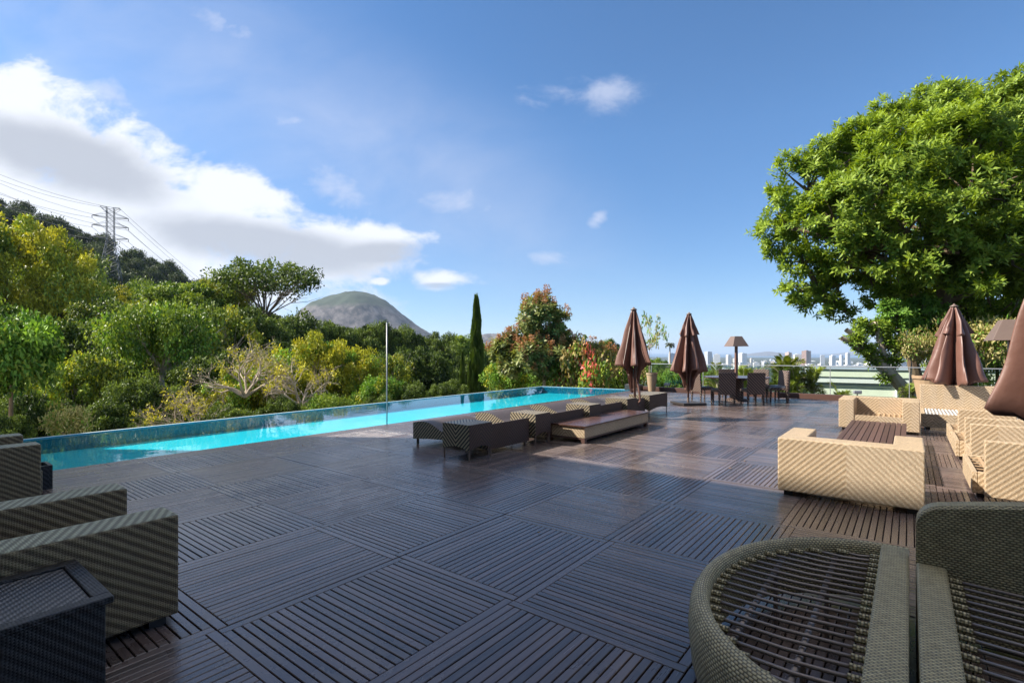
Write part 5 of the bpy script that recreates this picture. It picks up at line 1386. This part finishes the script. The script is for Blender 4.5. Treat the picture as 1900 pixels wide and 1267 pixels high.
def block(px, d, py, wpx, mi, label, group=None, rz=None, dep=None, cat='building', name='city_building'):
    x, y, _ = W(px, d); w_ = wpx * d / F; zt = ZP(py + (3.5 if py < 656 else 1.5), d); zb = -84.5 if d > 1400 else float(tz(x, y)) - 3
    rz = YAW + rs.uniform(-.5, .5) if rz is None else YAW + rz
    w2 = w_ / (abs(math.cos(rz - YAW)) + 0.7 * abs(math.sin(rz - YAW))); dep = dep or w2 * 0.7
    s = MB(); s.box(-w2 / 2, w2 / 2, -dep / 2, dep / 2, 0, zt - zb, skip='-z')
    hh = rs.uniform(2.5, 4.5); s.cur = 0; s.box(-w2 * .22, w2 * .2, -dep * .25, dep * .22, zt - zb, zt - zb + hh, skip='-z')
    o = s.build(name, CM[mi], None, label=label, cat=cat, group=group, weld=False); o.location = (x, y, zb); o.rotation_euler = (0, 0, rz); return o
block(1314, 3000, 649, 14, 2, 'tall grey white tower just right of the second closed umbrella', rz=.5)
block(1246, 3000, 652, 12, 6, 'blue grey tower behind the royal palm')
block(1330, 2900, 656, 13, 0, 'broad white block right of the grey white tower')
block(1352, 3000, 655, 9, 0, 'white tower left of the floor lamp', rz=.3)
block(1378, 3000, 652, 14, 4, 'white tower right of the floor lamp')
block(1463, 3000, 650.5, 12, 3, 'reddish brown tower above the areca palms', rz=.5)
block(1480, 2900, 654, 14, 4, 'stepped white tower between the two brown towers')
block(1496, 2850, 647.5, 16, 5, 'dark brown tower, the highest over the areca palms', rz=.45)
block(1526, 3100, 657.5, 8, 2, 'small grey brown block standing alone before the sea')
block(1573, 3000, 651.5, 7, 0, 'slim white tower left of the leaning trunk', rz=.2)
block(1561, 2900, 658, 7, 4, 'small white tower left of the slim white tower')
block(1545, 2800, 658.5, 9, 4, 'white block above the parapet left of the slim white tower')
block(1735, 3000, 655, 12, 0, 'white tower seen through the leaves of the big tree')
block(1675, 3000, 654, 9, 2, 'pale tower seen through the upright mottled trunk')
nb = 0
while nb < 282:
    px = rs.uniform(1150, 1900); dd = 1900 + 3400 * rs.random() ** 1.3
    x, y, _ = W(px, dd); h = rs.uniform(6, 22) if rs.random() < .8 else rs.uniform(22, 44)
    py = HYP + (CAMZ + 84.5 - h) * F / dd
    block(px, dd, py, rs.uniform(14, 34) * F / dd * (1.0 if h > 15 else 1.7), rs.choice((0, 0, 0, 4, 4, 1, 2)), 'white or pale block in the crowd of the distant city', 'pale blocks of the distant city')
    nb += 1
# wooded belts among the blocks
n = 26000; rs_ = np.random.RandomState(8)
pxs = rs_.uniform(820, 2100, n); ds = 300 + 2300 * rs_.rand(n) ** 0.8
band = np.sin(pxs * .02 + ds * .01) 
xs = FW[0] * ds + RT[0] * (pxs - 950) / F * ds; ys = FW[1] * ds + RT[1] * (pxs - 950) / F * ds
P = np.stack([xs, ys, tz(xs, ys)], 1); P[:, 2] += rs_.rand(n) * 7
sz = 5 + ds * 0.003
me = leaf_mesh('woodland', P, nrm(rs_.randn(n, 3) + np.array([0, 0, .3])), sz, sz * .7, np.clip(rs_.rand(n) * .7 + .1 * band, 0, 1), L['hill'], rs_=rs_)
link('woodland', me, label='far green woodland between the terrace and the distant city', cat='woodland', kind='stuff')

# ------------------------------------------------------------------ haze
hz = bpy.data.materials.new('haze'); hz.use_nodes = True
n_ = hz.node_tree; n_.nodes.remove(n_.nodes['Principled BSDF'])
pv = n_.nodes.new('ShaderNodeVolumePrincipled'); pv.inputs['Density'].default_value = HAZE; pv.inputs['Color'].default_value = (0.62, 0.78, 1.0, 1); pv.inputs['Anisotropy'].default_value = 0.1
n_.links.new(pv.outputs[0], n_.nodes['Material Output'].inputs['Volume'])
s = MB(); s.box(-64000, 64000, -64000, 64000, -1060, 420); o = s.build('haze', hz, kind='stuff')
